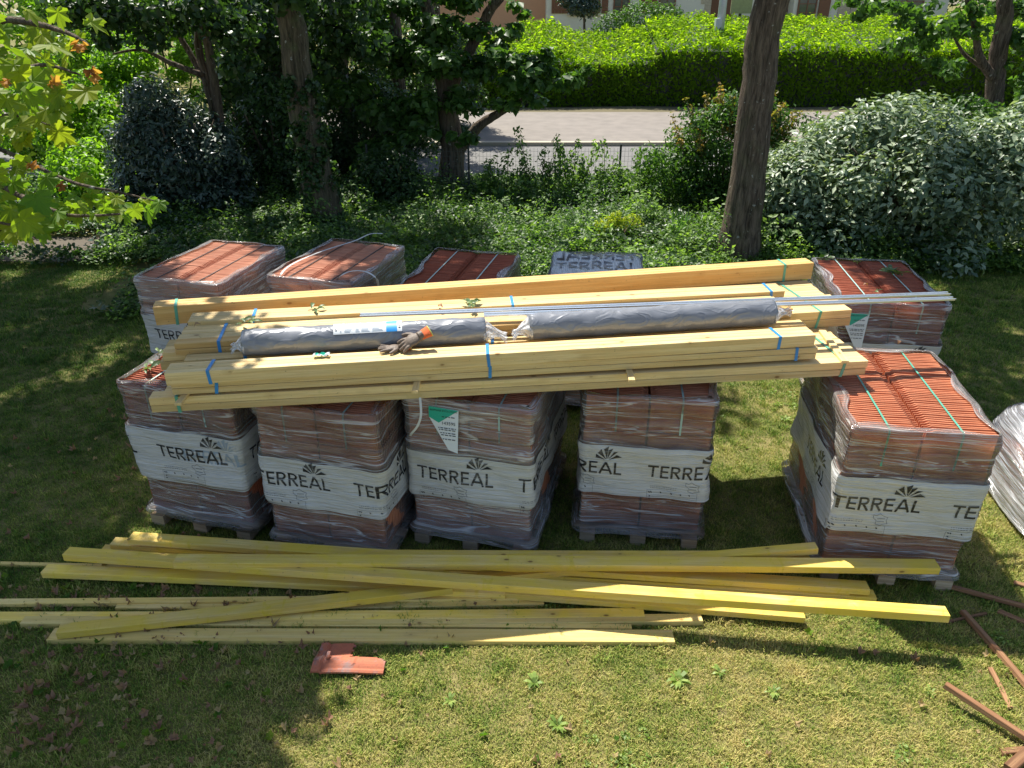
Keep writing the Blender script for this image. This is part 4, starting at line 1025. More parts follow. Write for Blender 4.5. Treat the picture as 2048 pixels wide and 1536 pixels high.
def pallet(label, x, y, ang, seed, kd='tile', texts=(0.1,), strap='strap_pale', film='film', band=(.46, .915), group='wrapped pallets of roof tiles', cover=False, gap=None, shade_dots=False, ghost=None, z0t=.655, tilt=0, dip=.008):
    """x,y = centre of the pallet on the lawn"""
    t = thing('tile_pallet', label, 'pallet', group, loc=(x, y, 0), rotz=R(ang))
    rr = random.Random(seed); W = Wrap(seed)
    for q in (-1, 0, 1):
        link('skid', SKID, t, loc=(q * .40, 0, .011))
        for w in (-1, 0, 1): link('block', BLOCK, t, loc=(q * .40, w * .645, .061))
    for i in range(7): link('deck_board', DECK, t, loc=(0, -.60 + i * .20, .1115))
    kind(link('lower_courses', LOWER[kd], t), 'stuff')
    if not cover:
        for s_ in (-1, 1):
            for i in range(NT):
                if gap and i in gap: continue
                yy = -HYB + .016 + (2 * HYB - .032) * (i + .5) / NT
                o = link('tile', TILES[(s_, kd)], t, loc=(s_ * (.235 + rr.uniform(-.002, .002)), yy + rr.uniform(-.0015, .0015), 1.012 + (.004 if s_ > 0 else 0) + rr.uniform(-.0015, .0015)),
                         rot=(rr.gauss(0, .006), 0, rr.gauss(0, .004)))
        for xs in (-.235, .235):
            mb = MB()
            if shade_dots:  # dark dots and line paint the shade of the tile lugs
                for i in range(NT):
                    yy = -HYB + .016 + (2 * HYB - .032) * (i + .5) / NT
                    mb.box(xs - .008, xs + .008, yy - .008, yy + .004, ZT + .001, ZT + .0075)
                mb.box(xs - .0025, xs + .0025, -HYB + .01, HYB - .01, ZT + .0045, ZT + .0065)
            else:
                pts = [(-HYB - .006, 1.02)] + [(-HYB - .006, ZT - .02), (-HYB + .01, ZT + .008)] + [(-HYB + .1 * j, ZT + .0085 + .001 * (j % 2)) for j in range(1, 13)] + [(HYB - .01, ZT + .008), (HYB + .006, ZT - .02), (HYB + .006, 1.02)]
                for (a, b) in zip(pts[:-1], pts[1:]):
                    mb.add([(xs - .007, a[0], a[1]), (xs + .007, a[0], a[1]), (xs + .007, b[0], b[1]), (xs - .007, b[0], b[1])], [(0, 1, 2, 3)])
            mb.build('strap', M['shade_tube_dark' if shade_dots else strap], t)  # dotted ones are painted lug shade, the rest real straps
    link('stretch_film', wrap_mesh(W, .105, 1.315, 44, 0.0, M[film], 'stretch_film', lip=not cover), t)
    link('printed_band', wrap_mesh(W, band[0], band[1], 16, .0045, M['band'], 'printed_band', dip=dip), t)
    for u in texts:
        print_on(W, u, z0t, .112, LOGO, .0075, M['print'], 'lettering', t)
        print_on(W, u, z0t, .112 * .78, SMALL, .0070, M['print'], 'small_print', t)
    if ghost is not None: print_on(W, ghost, z0t, .112, LOGO, .0060, M['ink_grey'], 'lettering', t)
    return t, W
def center(flx, fly, ang, dx=HXB, dy=HYB):
    a = R(ang); return flx + dx * math.cos(a) - dy * math.sin(a), fly + dx * math.sin(a) + dy * math.cos(a)
P0 = .79
def std_texts(u): return [u + k * P0 for k in (-2, -1, 0, 1, 2, 3) if -1.4 < u + k * P0 < 2.4]
PL = {}
for key, lab, fl, ang, kw in [
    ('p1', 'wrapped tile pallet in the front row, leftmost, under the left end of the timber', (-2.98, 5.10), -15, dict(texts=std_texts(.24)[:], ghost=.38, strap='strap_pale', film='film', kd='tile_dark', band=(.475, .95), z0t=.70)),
    ('p2', 'wrapped tile pallet in the front row, second from the left', (-1.87, 4.77), -13.5, dict(texts=std_texts(-.05), band=(.455, .875), z0t=.635)),
    ('p3', 'wrapped tile pallet in the front row with a green and white label on its front', (-.78, 4.86), -14, dict(texts=std_texts(.07), film='film_dense', band=(.46, .875), z0t=.635)),
    ('p4', 'wrapped tile pallet in the front row standing left of the wide gap of lawn', (.53, 4.88), -7, dict(texts=std_texts(-.29))),
    ('p5', 'wrapped tile pallet right of the gap, its orange tile top in full sun', (2.30, 4.42), -7.5, dict(texts=std_texts(-.02), strap='strap_green', gap=(30,), band=(.46, .93))),
    ('r1', 'wrapped back-row pallet at the left end with shade dappled over its tiles', (-3.88, 7.44), -14.5, dict(texts=std_texts(.12), shade_dots=True, kd='tile_pale', film='film_dense')),
    ('r2', 'wrapped pallet second from left in the back row, a loose white strap across it', (-2.53, 7.50), -17, dict(texts=std_texts(.2), shade_dots=True, kd='tile_pale', film='film_dense')),
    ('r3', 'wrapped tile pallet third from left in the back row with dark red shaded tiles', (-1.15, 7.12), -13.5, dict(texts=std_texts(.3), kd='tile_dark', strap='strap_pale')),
    ('r4', 'tile pallet in the back row covered by a grey printed plastic cap', (.36, 6.97), -5, dict(texts=std_texts(.3), cover=True, film='film_dense')),
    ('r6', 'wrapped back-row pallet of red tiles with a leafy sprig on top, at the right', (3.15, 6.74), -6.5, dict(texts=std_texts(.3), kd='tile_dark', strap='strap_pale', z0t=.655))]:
    cx, cy = center(fl[0], fl[1], ang)
    PL[key] = pallet(lab, cx, cy, ang, hash(key) % 1000 if False else sum(map(ord, key)), **kw)

# grey cap on r4 with reversed lettering
t, W = PL['r4']
V = []; F = []; UV = []; nx, ny = 40, 56
def capz(x, y): return 1.325 + .012 * math.sin(x * 9 + y * 5) * math.sin(y * 7) + .006 * math.sin(x * 23 + 3 * math.sin(y * 9)) + .01 * math.cos(y * 14 + x * 3)
for j in range(ny + 1):
    for i in range(nx + 1):
        x = -HXB - .03 + (2 * HXB + .06) * i / nx; y = -HYB - .03 + (2 * HYB + .06) * j / ny
        ex = max(0, abs(x) - HXB + .06) + max(0, abs(y) - HYB + .06); z = capz(x, y) - ex * .45 - (.08 if ex > .085 else 0)
        V.append((x, y, z)); UV.append((y, x))
for j in range(ny):
    for i in range(nx): a = j * (nx + 1) + i; F.append((a, a + 1, a + nx + 2, a + nx + 1))
me = mesh('plastic_cap', V, F, [M['cap']], True); ul = me.uv_layers.new(name='UVMap')
li = np.empty(len(me.loops), np.int32); me.loops.foreach_get('vertex_index', li); ul.data.foreach_set('uv', np.array(UV, np.float32)[li].ravel())
link('plastic_cap', me, t)
TER, tw = logo_quads('TERREAL', False)
mb = MB()
for (xo, yo, flip, cap) in ((-.44, .04, 1, .165), (.44, .36, -1, .165)):
    for q in TER:
        pts = [(xo + flip * px * cap, yo + py * cap * 1.6) for px, py in q]
        mb.add([(a, b, capz(a, b) + .005) for a, b in pts], [(0, 1, 2, 3) if flip > 0 else (3, 2, 1, 0)])
mb.build('lettering', M['ink'], t)

# green and white product label sheets
def text_mesh(body, size, mat, name, parent, loc, rot, ext=0.0):
    cu = bpy.data.curves.new(name, 'FONT'); cu.body = body; cu.size = size; cu.resolution_u = 2; cu.extrude = ext
    cu.materials.append(mat)
    tmp = bpy.data.objects.new(name, cu); col.objects.link(tmp)
    dg = bpy.context.evaluated_depsgraph_get(); me = bpy.data.meshes.new_from_object(tmp.evaluated_get(dg))
    col.objects.unlink(tmp); bpy.data.objects.remove(tmp)
    if not me.materials: me.materials.append(mat)
    o = link(name, me, parent, loc=loc, rot=rot); return o
def label_sheet(key, u0, z_top):
    t, W = PL[key]
    c_ = W.at(u0, z_top, .02); y = min(W.at(u0 + q, z_top - .12, .016).y for q in (0, .1, .2)) - .004
    e = bpy.data.objects.new('label', None)
    mb = MB()
    P_ = [(0, 0), (.225, -.012), (.215, -.36), (.145, -.34), (0, -.085)]
    mb.add([(a, -.0, b) for a, b in P_] + [(a, .003, b) for a, b in P_], [(4, 3, 2, 1, 0), (5, 6, 7, 8, 9)] + [(i, (i + 1) % 5, (i + 1) % 5 + 5, i + 5) for i in range(5)])
    o = mb.build('label_sheet', M['label_white'], t, loc=(c_.x, y, z_top), rot=(R(-4), 0, 0))
    mb = MB(); mb.add([(0, -.002, 0), (.225, -.002, -.012), (.0, -.002, -.085)], [(0, 2, 1)]); mb.add([(0, -.002, -.0851), (.2249, -.002, -.0121), (.075, -.002, -.125)], [(0, 2, 1)])
    mb.build('green_corner', M['label_green'], o)
    text_mesh('ROMANE EVOLUTION', .0205, M['ink'], 'lettering', o, (.012, -.004, -.033), (R(90), 0, R(0)))
    text_mesh('143595', .036, M['ink'], 'lettering', o, (.095, -.004, -.135), (R(90), 0, 0))
    mb = MB()
    rr = random.Random(9)
    for z in (-.075, -.165, -.18, -.205, -.222, -.255):
        x = .07 if z < -.1 else .10
        x += max(0, (-z - .16) * .35)
        while x < .2: w = rr.uniform(.008, .03); mb.box(x, min(x + w, .205), -.0045, -.0035, z, z + .006); x += w + .008
    mb.build('small_print', M['ink'], o)
label_sheet('p3', .19, 1.27)
label_sheet('r6', .02, 1.22)

# loose straps
def ribbon(name, pts, w, mat, label=None, cat=None, wdir=None, parent=None):
    P = [Vector(p) for p in pts]; out = []
    for i in range(len(P) - 1):
        for j in range(8):
            tt = j / 8; a = P[max(i - 1, 0)]; b = P[i]; c_ = P[i + 1]; d_ = P[min(i + 2, len(P) - 1)]
            out.append(0.5 * ((2 * b) + (-a + c_) * tt + (2 * a - 5 * b + 4 * c_ - d_) * tt * tt + (-a + 3 * b - 3 * c_ + d_) * tt ** 3))
    out.append(P[-1]); mb = MB(); V = []; F = []
    for i, p in enumerate(out):
        d_ = out[min(i + 1, len(out) - 1)] - out[max(i - 1, 0)]
        s_ = (d_.cross(Vector(wdir or (0, 0, 1)))).normalized() * w / 2; n_ = s_.cross(d_).normalized() * .0012
        V += [p - s_ - n_, p + s_ - n_, p + s_ + n_, p - s_ + n_]
    for i in range(len(out) - 1):
        a = i * 4
        for k in range(4): F.append((a + k, a + (k + 1) % 4, a + 4 + (k + 1) % 4, a + 4 + k))
    F += [(3, 2, 1, 0), (len(V) - 4, len(V) - 3, len(V) - 2, len(V) - 1)]
    mb.add(V, F); o = mb.build(name, mat, parent)
    if label: tag(o, label, cat)
    return o
ribbon('loose_strap', [G(562, 575, 1.05), G(560, 552, 1.31), G(585, 528, 1.345), G(645, 502, 1.34), G(708, 482, 1.34), G(740, 468, 1.335), G(765, 467, 1.33)], .022, M['strap_white'], 'long white plastic strap lying loose across the second pallet of the back row', 'strap')
ribbon('loose_strap', [G(672, 572, 1.1), G(676, 556, 1.34), G(700, 543, 1.40), G(730, 543, 1.41), G(752, 556, 1.36), G(757, 572, 1.24)], .022, M['strap_white'], 'short curled white plastic strap arching at the near corner of the second back pallet', 'strap')
ribbon('loose_strap', [G(840, 795, 1.42), G(845, 815, 1.30) + Vector((0, -.10, 0)), G(838, 838, 1.2) + Vector((0, -.10, 0)), G(826, 855, 1.12) + Vector((0, -.08, 0)), G(822, 866, 1.07) + Vector((0, -.04, 0))], .016, M['strap_white'], 'white strap tail hanging from the timber beside the green and white label', 'strap', wdir=(0, 1, 0))

# slumped pallet at the right edge
t = thing('slumped_tile_pallet', 'slumped film-wrapped bundle of tiles cut off by the right edge of the photo', 'pallet', loc=(4.62, 5.25, 0), rotz=R(-8))
for i in range(9):
    mb = MB(); mb.box(-.43, .43, -.6, .6, .125 + i * .036, .125 + i * .036 + .027); mb.build('tile', M['tile'], t, rot=(0, 0, random.uniform(-.01, .01)))
for q in (-.35, 0, .35): link('skid', SKID, t, loc=(q, 0, .011)); link('block', BLOCK, t, loc=(q, -.5, .061)); link('block', BLOCK, t, loc=(q, .5, .061))
for i in range(6): link('deck_board', DECK, t, loc=(0, -.52 + i * .21, .1115)).scale = (.88, 1, 1)
V = []; F = []; UV = []; nu, nv = 72, 26
for j in range(nv + 1):
    q = j / nv
    for i in range(nu):
        a = 2 * math.pi * i / nu; c_, s_ = math.cos(a), math.sin(a)
        k_ = 1 / (abs(c_) ** 5 + abs(s_) ** 5) ** .2
        if q < .5: z = .05 + q * 2 * .40; r_ = 1.03
        else: tq = (q - .5) * 2; z = .45 + .42 * math.sin(tq * math.pi / 2); r_ = 1.03 * math.cos(tq * math.pi / 2) ** .7
        wr = .012 * math.sin(a * 9 + z * 20) + .015 * math.sin(a * 5 + z * 11) + .01 * math.sin(q * 40 + 2 * a)
        V.append((.47 * c_ * k_ * (r_ + wr), .63 * s_ * k_ * (r_ + wr), z + wr * .8)); UV.append((a * .6, z * 1.2))
for j in range(nv):
    for i in range(nu): F.append((j * nu + i, j * nu + (i + 1) % nu, (j + 1) * nu + (i + 1) % nu, (j + 1) * nu + i))
me = mesh('stretch_film', V, F, [M['film_milky']], True); ul = me.uv_layers.new(name='UVMap')
li = np.empty(len(me.loops), np.int32); me.loops.foreach_get('vertex_index', li); ul.data.foreach_set('uv', np.array(UV, np.float32)[li].ravel())
link('stretch_film', me, t)

# ------------------------------------------------------------------ timber
def plank(name, A, B, w, h, mat, parent=None, bow=0.0, sag=0.0, vdir=None, ch=.0025, seg=10, roll=0.0):
    """A,B = ends of the top front edge (world); board runs back by w and down by h"""
    A = Vector(A); B = Vector(B); X = (B - A); Ln = X.length; X.normalize()
    Y = Vector((-X.y, X.x, 0)).normalized(); Z = X.cross(Y)
    if roll: Mr = Matrix.Rotation(roll, 3, X); Y = Mr @ Y; Z = Mr @ Z
    ring = [(0, -ch), (0, -h + ch), (ch, -h), (w - ch, -h), (w, -h + ch), (w, -ch), (w - ch, 0), (ch, 0)]
    V = []; F = []
    for i in range(seg + 1):
        q = i / seg; bb = bow * math.sin(math.pi * q); ss = sag * math.sin(math.pi * q)
        for (y, z) in ring: V.append((q * Ln - Ln / 2, y - w / 2 + bb, z + h / 2 - ss))
    for i in range(seg):
        for k in range(8): F.append((i * 8 + k, (i + 1) * 8 + k, (i + 1) * 8 + (k + 1) % 8, i * 8 + (k + 1) % 8))
    F.append(tuple(range(8))); F.append(tuple(seg * 8 + k for k in range(7, -1, -1)))
    me = mesh(name, V, F, [mat])
    o = link(name, me, parent)
    c_ = (A + B) / 2 + Y * w / 2 - Z * h / 2
    mw = Matrix.Translation(c_) @ Matrix((X, Y, Z)).transposed().to_4x4()
    if parent is not None:
        mw = Matrix.Translation(-Vector(parent.location)) @ mw
    o.matrix_world = mw if parent is None else mw
    if parent is not None: o.matrix_local = mw
    return o
TZ = .065
def bundle(label, Lp, Rp, z, rows, mat, straps=(), strapmat='strap_green', group='timber bundles stacked on the pallets', jag=.03, stag=None, parentless=False):
    """rows: list of layers from the top; each layer = (height, [board widths front to back])"""
    z += TZ
    A = G(Lp[0], Lp[1], z); B = G(Rp[0], Rp[1], z); X = (B - A).normalized(); Y = Vector((-X.y, X.x, 0)).normalized()
    t = thing('timber_bundle', label, 'timber', group, loc=((A + B) / 2).xy.to_3d() + Vector((0, 0, z)))
    zz = 0; tot = sum(r_[0] for r_ in rows); wtot = max(sum(r_[1]) for r_ in rows)
    rr = random.Random(int(Lp[0] * 7 + Lp[1]))
    for li_, (h, ws) in enumerate(rows):
        y = 0
        for k, w in enumerate(ws):
            l0 = rr.uniform(-jag, jag) if (k or li_) else 0; r0 = rr.uniform(-jag, jag) if (k or li_) else 0
            if stag: l0 += stag[0](y / max(wtot, .01)); r0 += stag[1](y / max(wtot, .01))
            dz = rr.uniform(-.003, .0) if k else 0
            plank('board', A + Y * (y + (rr.uniform(0, .004) if k == 0 and li_ else 0)) + X * l0 + Vector((0, 0, -zz + dz)), B + Y * y + X * r0 + Vector((0, 0, -zz + dz)), w - .003, h - .003, mat if not callable(mat) else mat(li_, k), t, seg=2)
            y += w
        zz += h
    for s_ in straps:
        c_ = A.lerp(B, s_) - t.location; w = .011
        e = .003; a0, a1 = -e, wtot + e; b0, b1 = e + .001, -tot - e
        sk = X * .0; mb = MB(); lean = X * random.uniform(-.012, .012)
        cs = [c_ + Y * a0 + Vector((0, 0, b1)) + lean * 2, c_ + Y * a0 + Vector((0, 0, b0)), c_ + Y * a1 + Vector((0, 0, b0)) + lean * 3, c_ + Y * a1 + Vector((0, 0, b1)) + lean]
        n_ = [-Y - Vector((0, 0, 1)), -Y + Vector((0, 0, 1)), Y + Vector((0, 0, 1)), Y - Vector((0, 0, 1))]
        V = []
        for p, q in zip(cs, n_): V += [p - X * w, p + X * w, p + X * w - q * .002, p - X * w - q * .002]
        F = []
        for i in range(4):
            a = i * 4; b = ((i + 1) % 4) * 4
            F += [(a, a + 1, b + 1, b), (a + 3, b + 3, b + 2, a + 2), (a, b, b + 3, a + 3), (a + 1, a + 2, b + 2, b + 1)]
        mb.add(V, F); mb.build('strap', M[strapmat], t)
    return t, A, B, X, Y
PO = lambda l, k: M['pine']
OR = lambda l, k: M['pine_orange'] if k == 0 else M['pine']
# lowest platform
tA, A_A, A_B, A_X, A_Y = bundle('lowest front layer of pale planks with green straps, right above the front pallets', (297, 797), (1737, 722), 1.44, [(.06, [.105] * 7), (.055, [.105] * 7)], M['pine'], (.035, .965), 'strap_green', jag=.012, stag=(lambda q: .16 * q + .05 * math.sin(q * 9), lambda q: -.02 * q))
bundle('middle front bundle of pale boards with blue straps under the top front bundle', (341, 766), (1636, 695), 1.555, [(.047, [.055] * 3), (.047, [.055] * 3)], M['pine'], (.065, .47, .965), 'strap_blue', jag=.006)
bundle('top front bundle of pale boards with blue straps, where the gloves lie', (328, 747), (1632, 670), 1.652, [(.094, [.055] * 3)], M['pine'], (.06, .47, .94), 'strap_blue', jag=.006)
bundle('narrow low bundle of pale boards between the top front bundle and the grey rolls', (368, 721), (1612, 649), 1.595, [(.06, [.055, .055]), (.055, [.055, .055])], M['pine'], (.09, .47), 'strap_blue', jag=.01)
bundle('green-strapped bundle of long planks behind the rolls with stepped right ends', (324, 706), (1697, 620), 1.58, [(.07, [.12] * 8), (.07, [.12] * 8)], M['pine'], (.955,), 'strap_green', jag=.03, stag=(lambda q: .20 * q, lambda q: .03 - .06 * q))
bundle('blue-strapped bundle of boards directly beneath the left grey roll', (348, 688), (1586, 617), 1.672, [(.045, [.09] * 4), (.045, [.09] * 4)], OR, (.065,), 'strap_blue', jag=.008, stag=(lambda q: .02 * q, lambda q: -.06 * q))
bundle('blue-strapped boards lying behind the grey rolls, ending short at the right', (375, 644), (1570, 582), 1.70, [(.055, [.10, .09]), (.06, [.10, .09])], M['pine'], (.10, .52, .975), 'strap_blue', jag=.008)
bundle('rearmost tall bundle of orange boards on edge with green straps', (305, 615), (1628, 526), 1.735, [(.15, [.05, .05, .05])], lambda l, k: M['pine_orange'], (.03, .95), 'strap_green', jag=.008)
for i, (px, py) in enumerate(((420, 775), (640, 770), (980, 755), (1300, 735), (1690, 705))):
    a = G(px, py, 1.395); tag(plank('bearer', a + Vector((0, .06, 0)), a + Vector((.28, 1.1, 0)), .07, .065, M['pine'], seg=1), ['first', 'second', 'third', 'fourth', 'fifth'][i] + ' bearer from the left under the timber, in the dark on the tile tops', 'bearer', 'bearers under the timber')
# spacer battens
for (p0, p1, z, lab) in [((830, 782), (836, 758), 1.462 + TZ, 'short spacer batten poking out under the front bundle, above the second pallet'), ((1265, 760), (1258, 735), 1.462 + TZ, 'short spacer batten poking out under the front bundle near its middle right'),
                         ((356, 806), (372, 786), 1.462 + TZ, 'short spacer batten at the left end of the front bundle')]:
    a = G(p0[0], p0[1], z); b = G(p1[0], p1[1], z); d_ = (b - a).normalized(); b = b + d_ * .25
    tag(plank('spacer_batten', a + Vector((0.02, 0, 0)), b + Vector((0.02, 0, 0)), .045, .02, M['pine'], seg=1), lab, 'batten', 'spacer battens')
a = G(1699, 722, 1.462 + TZ); b = G(1652, 660, 1.462 + TZ)
tag(plank('spacer_batten', a, b, .055, .021, M['pine'], seg=1), 'long spacer batten lying across the planks at the right end', 'batten', 'spacer battens')

# loose treated beams in front
LB = [  # left px, right px, z left, z right, w, h, label
 ((92, 1280), (1350, 1284), .045, .045, .115, .042, 'front-most loose board, nearest the broken tile, sunlit at its right half', 0),
 ((420, 1250), (1264, 1257), .036, .036, .045, .034, 'thin loose batten directly behind the front-most board', 0),
 ((39, 1247), (1406, 1242), .048, .048, .075, .045, 'loose board third from the front, ending past the front-most one at the right', 0),
 ((-80, 1241), (1290, 1233), .046, .046, .085, .043, 'flat loose board running out of the left edge behind the third board', 1),
 ((-80, 1208), (1060, 1197), .05, .05, .055, .035, 'pale thin loose batten running out of the left edge with two sun flecks', 0),
 ((230, 1216), (1088, 1208), .034, .034, .05, .03, 'thin loose batten ending below the crossing of the beams', 0),
 ((111, 1267), (905, 1177), .105, .125, .095, .055, 'loose beam lying diagonally across the others from lower left', 1),
 ((81, 1145), (1010, 1189), .10, .09, .095, .055, 'yellow loose beam with dark knots below the upper stack at the left', 1),
 ((420, 1142), (1611, 1236), .095, .09, .08, .05, 'orange-edged loose beam under the longest one, ending first at lower right', 1),
 ((124, 1109), (1901, 1232), .20, .33, .095, .06, 'longest yellow loose beam crossing the whole pile to the far right', 1),
 ((345, 1126), (1882, 1137), .265, .30, .10, .058, 'top yellow loose beam reaching in front of the right-hand pallet', 1),
 ((198, 1104), (1700, 1188), .14, .10, .09, .055, 'yellow loose beam lying behind the longest one', 1),
 ((254, 1079), (1741, 1180), .25, .15, .10, .05, 'rearmost yellow loose beam, its left end raised closest to the pallets', 1),
 ((219, 1089), (1754, 1197), .18, .085, .09, .055, 'loose beam beneath the rearmost one with a squared right end in the sun', 1),
 ((850, 1128), (1688, 1205), .13, .08, .06, .03, 'narrow loose batten lying against the longest beam at the right', 1),
 ((900, 1163), (1637, 1097), .10, .35, .075, .055, 'loose beam propped up towards the foot of the right-hand pallet', 1),
 ((760, 1114), (1621, 1116), .20, .25, .09, .04, 'loose board just behind the top beam, ending beside the propped one', 1),
 ((-80, 1126), (600, 1137), .034, .034, .035, .03, 'very thin pale batten running out of the left edge near the dry leaves', 0)]
for i, (a, b, za, zb, w, h, lab, tr) in enumerate(LB):
    o = plank('loose_beam', G(a[0], a[1], za), G(b[0], b[1], zb), w, h, M['treated' if tr else 'treated_pale'], None, bow=random.uniform(-.012, .012), sag=random.uniform(-.004, .01), seg=14, roll=random.uniform(-.03, .03))
    tag(o, lab, 'beam', 'loose beams on the lawn')
# old brown sticks at the right
for (a, b, za, zb, w, h, lab) in [((1890, 1368), (2080, 1492), .13, .07, .045, .035, 'old brown batten with its raised left end throwing a shadow on the lawn'),
    ((1922, 1219), (2075, 1395), .05, .05, .045, .035, 'longest old brown batten slanting from the shade into the sun'),
    ((1976, 1334), (2016, 1414), .03, .03, .03, .024, 'short broken brown stick with a splintered end'),
    ((1868, 1163), (2090, 1222), .05, .06, .035, .03, 'thin dark brown batten starting at the foot of the right-hand pallet'),
    ((1896, 1244), (1975, 1226), .03, .03, .02, .02, 'thin splinter stick crossing under the longest brown batten'),
    ((1995, 1222), (2090, 1262), .03, .03, .05, .025, 'grey-brown weathered board piece at the right edge'),
    ((2008, 1508), (2090, 1504), .03, .03, .04, .03, 'small brown piece at the lower right edge'), ((2030, 1540), (2075, 1500), .06, .06, .06, .03, 'brown board corner at the lower right corner of the photo'),
    ((2028, 1166), (2080, 1182), .03, .03, .035, .02, 'small grey stick near the slumped pallet at the right edge')]:
    o = plank('old_batten', G(a[0], a[1], za), G(b[0], b[1], zb), w, h, M['old_wood'], None, bow=random.uniform(-.006, .006), seg=8, ch=.004, roll=random.uniform(-.2, .2))
    tag(o, lab, 'batten', 'old brown battens')

# metal profiles
for i, (a, b, lab) in enumerate([((720, 637), (1900, 600), 'upper of two long grey metal profiles behind the rolls'), ((968, 636), (1910, 604), 'lower of two long grey metal profiles, nearer the rolls')]):
    z = 1.745 + TZ; A = G(a[0], a[1] - 2, z); B = G(b[0], b[1] - (9 if i == 0 else 3), z); X = (B - A).normalized(); Y = Vector((-X.y, X.x, 0))
    V = []; ring = [(0, 0), (.03, 0), (.03, .016), (.045, .016), (.045, .018), (.028, .018), (.028, .002), (.002, .002), (.002, .018), (-.013, .018), (-.013, .016), (0, .016)]
    for p in (A, B):
        for (y, zz) in ring: V.append(p + Y * y + Vector((0, 0, zz)))
    n = len(ring); F = [(k, (k + 1) % n, n + (k + 1) % n, n + k) for k in range(n)] + [tuple(range(n - 1, -1, -1)), tuple(range(n, 2 * n))]
    tag(link('metal_profile', mesh('metal_profile', V, F, [M['metal']])), lab, 'metal rail', 'metal profiles')

# grey rolls
m, nt, out = new_mat('clear_plastic_bag')
v = coord(nt); w1 = noise(nt, v, 18, 3, .6, 1.5)
nr = bump(nt, w1, .8, .02); tr = N(nt, 'ShaderNodeBsdfTransparent'); p_ = pbsdf(nt, (.85, .85, .84), .2, nr, .6)
mx = N(nt, 'ShaderNodeMixShader'); L(nt, ramp(nt, w1, [(.35, .25), (.7, .85)]), mx.inputs[0]); L(nt, tr.outputs[0], mx.inputs[1]); L(nt, p_, mx.inputs[2]); L(nt, mx.outputs[0], out.inputs[0]); M['bag'] = m
def roll(a_px, b_px, z, rad, label, tails, seed):
    A = G(*a_px, z); B = G(*b_px, z); X = (B - A).normalized(); Y = Vector((-X.y, X.x, 0)); C_ = (A + B) / 2; Ln = (B - A).length
    t = thing('membrane_roll', label, 'roll', 'grey film-wrapped rolls', loc=C_, rotz=math.atan2(X.y, X.x))
    rr = random.Random(seed); ph = [rr.uniform(0, 6.28) for _ in range(6)]
    V = []; F = []; n = 40; m_ = 60
    for i in range(m_ + 1):
        x = -Ln / 2 + Ln * i / m_; endf = min(1, min(i, m_ - i) / 1.5)
        for k in range(n):
            a = 2 * math.pi * k / n
            r_ = rad * (1 - .06 * (1 - endf)) + .0022 * math.sin(a * 5 + x * 14 + ph[0]) + .002 * math.sin(a * 3 - x * 23 + ph[1]) + .0012 * math.sin(x * 60 + a * 2)
            V.append((x, r_ * math.cos(a), r_ * math.sin(a) * (.96 if math.sin(a) < 0 else 1)))
    for i in range(m_):
        for k in range(n): F.append((i * n + k, (i + 1) * n + k, (i + 1) * n + (k + 1) % n, i * n + (k + 1) % n))
    F += [tuple(range(n)), tuple(m_ * n + k for k in range(n - 1, -1, -1))]
    link('roll_body', mesh('roll_body', V, F, [M['roll']], True), t)
    for sx, ln, dy in tails:
        V = []; F = []; n2 = 36; m2 = 14
        for i in range(m2 + 1):
            q = i / m2; x = sx * (Ln / 2 - .02 + q * ln)
            rb = rad * 1.02 if q < .12 else rad * (.22 + .8 * (1 - (q - .12) / .88) ** 2.2) + (.25 * rad * max(0, q - .75) * 3)
            for k in range(n2):
                a = 2 * math.pi * k / n2; pl = 1 + (.30 * q) * math.sin(a * 9 + q * 4 + ph[2]) + .1 * math.sin(a * 4 + q * 9)
                V.append((x + .01 * math.sin(a * 6) * q, rb * pl * math.cos(a) + dy[0] * q * q, rb * pl * math.sin(a) * .8 + dy[1] * q * q))
        for i in range(m2):
            for k in range(n2): F.append((i * n2 + k, (i + 1) * n2 + k, (i + 1) * n2 + (k + 1) % n2, i * n2 + (k + 1) % n2))
        link('bag_end', mesh('bag_end', V, F, [M['bag']], True), t)
    return t, Ln
r1, l1 = roll((487, 687), (970, 660), 1.70 + TZ, .096, 'left grey plastic-wrapped roll with a white and blue paper label', [(-1, .10, (0, -.03)), (1, .17, (-.03, -.06))], 1)
r2, l2 = roll((1056, 654), (1545, 625), 1.705 + TZ, .098, 'right grey plastic-wrapped roll with bubbly wrinkled film and no label', [(-1, .13, (-.02, -.05)), (1, .16, (0, .0))], 2)
def curved_patch(x0, x1, a0, a1, r_, mat, name, par, n=10):
    V = []; F = []
    for i in range(2):
        for k in range(n + 1):
            a = R(a0 + (a1 - a0) * k / n); V.append(((x0, x1)[i], -r_ * math.cos(a), r_ * math.sin(a)))
    for k in range(n): F.append((k, k + 1, n + 2 + k, n + 1 + k))
    return link(name, mesh(name, V, F, [mat]), par)
lx = -l1 / 2 + .62
lab_ = curved_patch(lx, lx + .47, 38, 98, .1015, M['label_white'], 'paper_label', r1)
curved_patch(lx + .36, lx + .435, 38, 98, .1022, M['label_blue'], 'blue_stripe', lab_)
mb = MB(); rr = random.Random(4)
for cx0, cx1 in ((.045, .06), (.075, .13), (.15, .18), (.19, .255), (.265, .34)):
    for a in np.arange(44, 95, 5.5):
        x = lx + cx0
        if rr.random() < .15: continue
        e = x + (cx1 - cx0) * rr.uniform(.6, 1)
        V = [(x, -.1023 * math.cos(R(a)), .1023 * math.sin(R(a))), (e, -.1023 * math.cos(R(a)), .1023 * math.sin(R(a))), (e, -.1023 * math.cos(R(a + 2)), .1023 * math.sin(R(a + 2))), (x, -.1023 * math.cos(R(a + 2)), .1023 * math.sin(R(a + 2)))]
        mb.add(V, [(0, 1, 2, 3)])
mb.build('small_print', M['ink_grey'], lab_)
a_ = R(62)
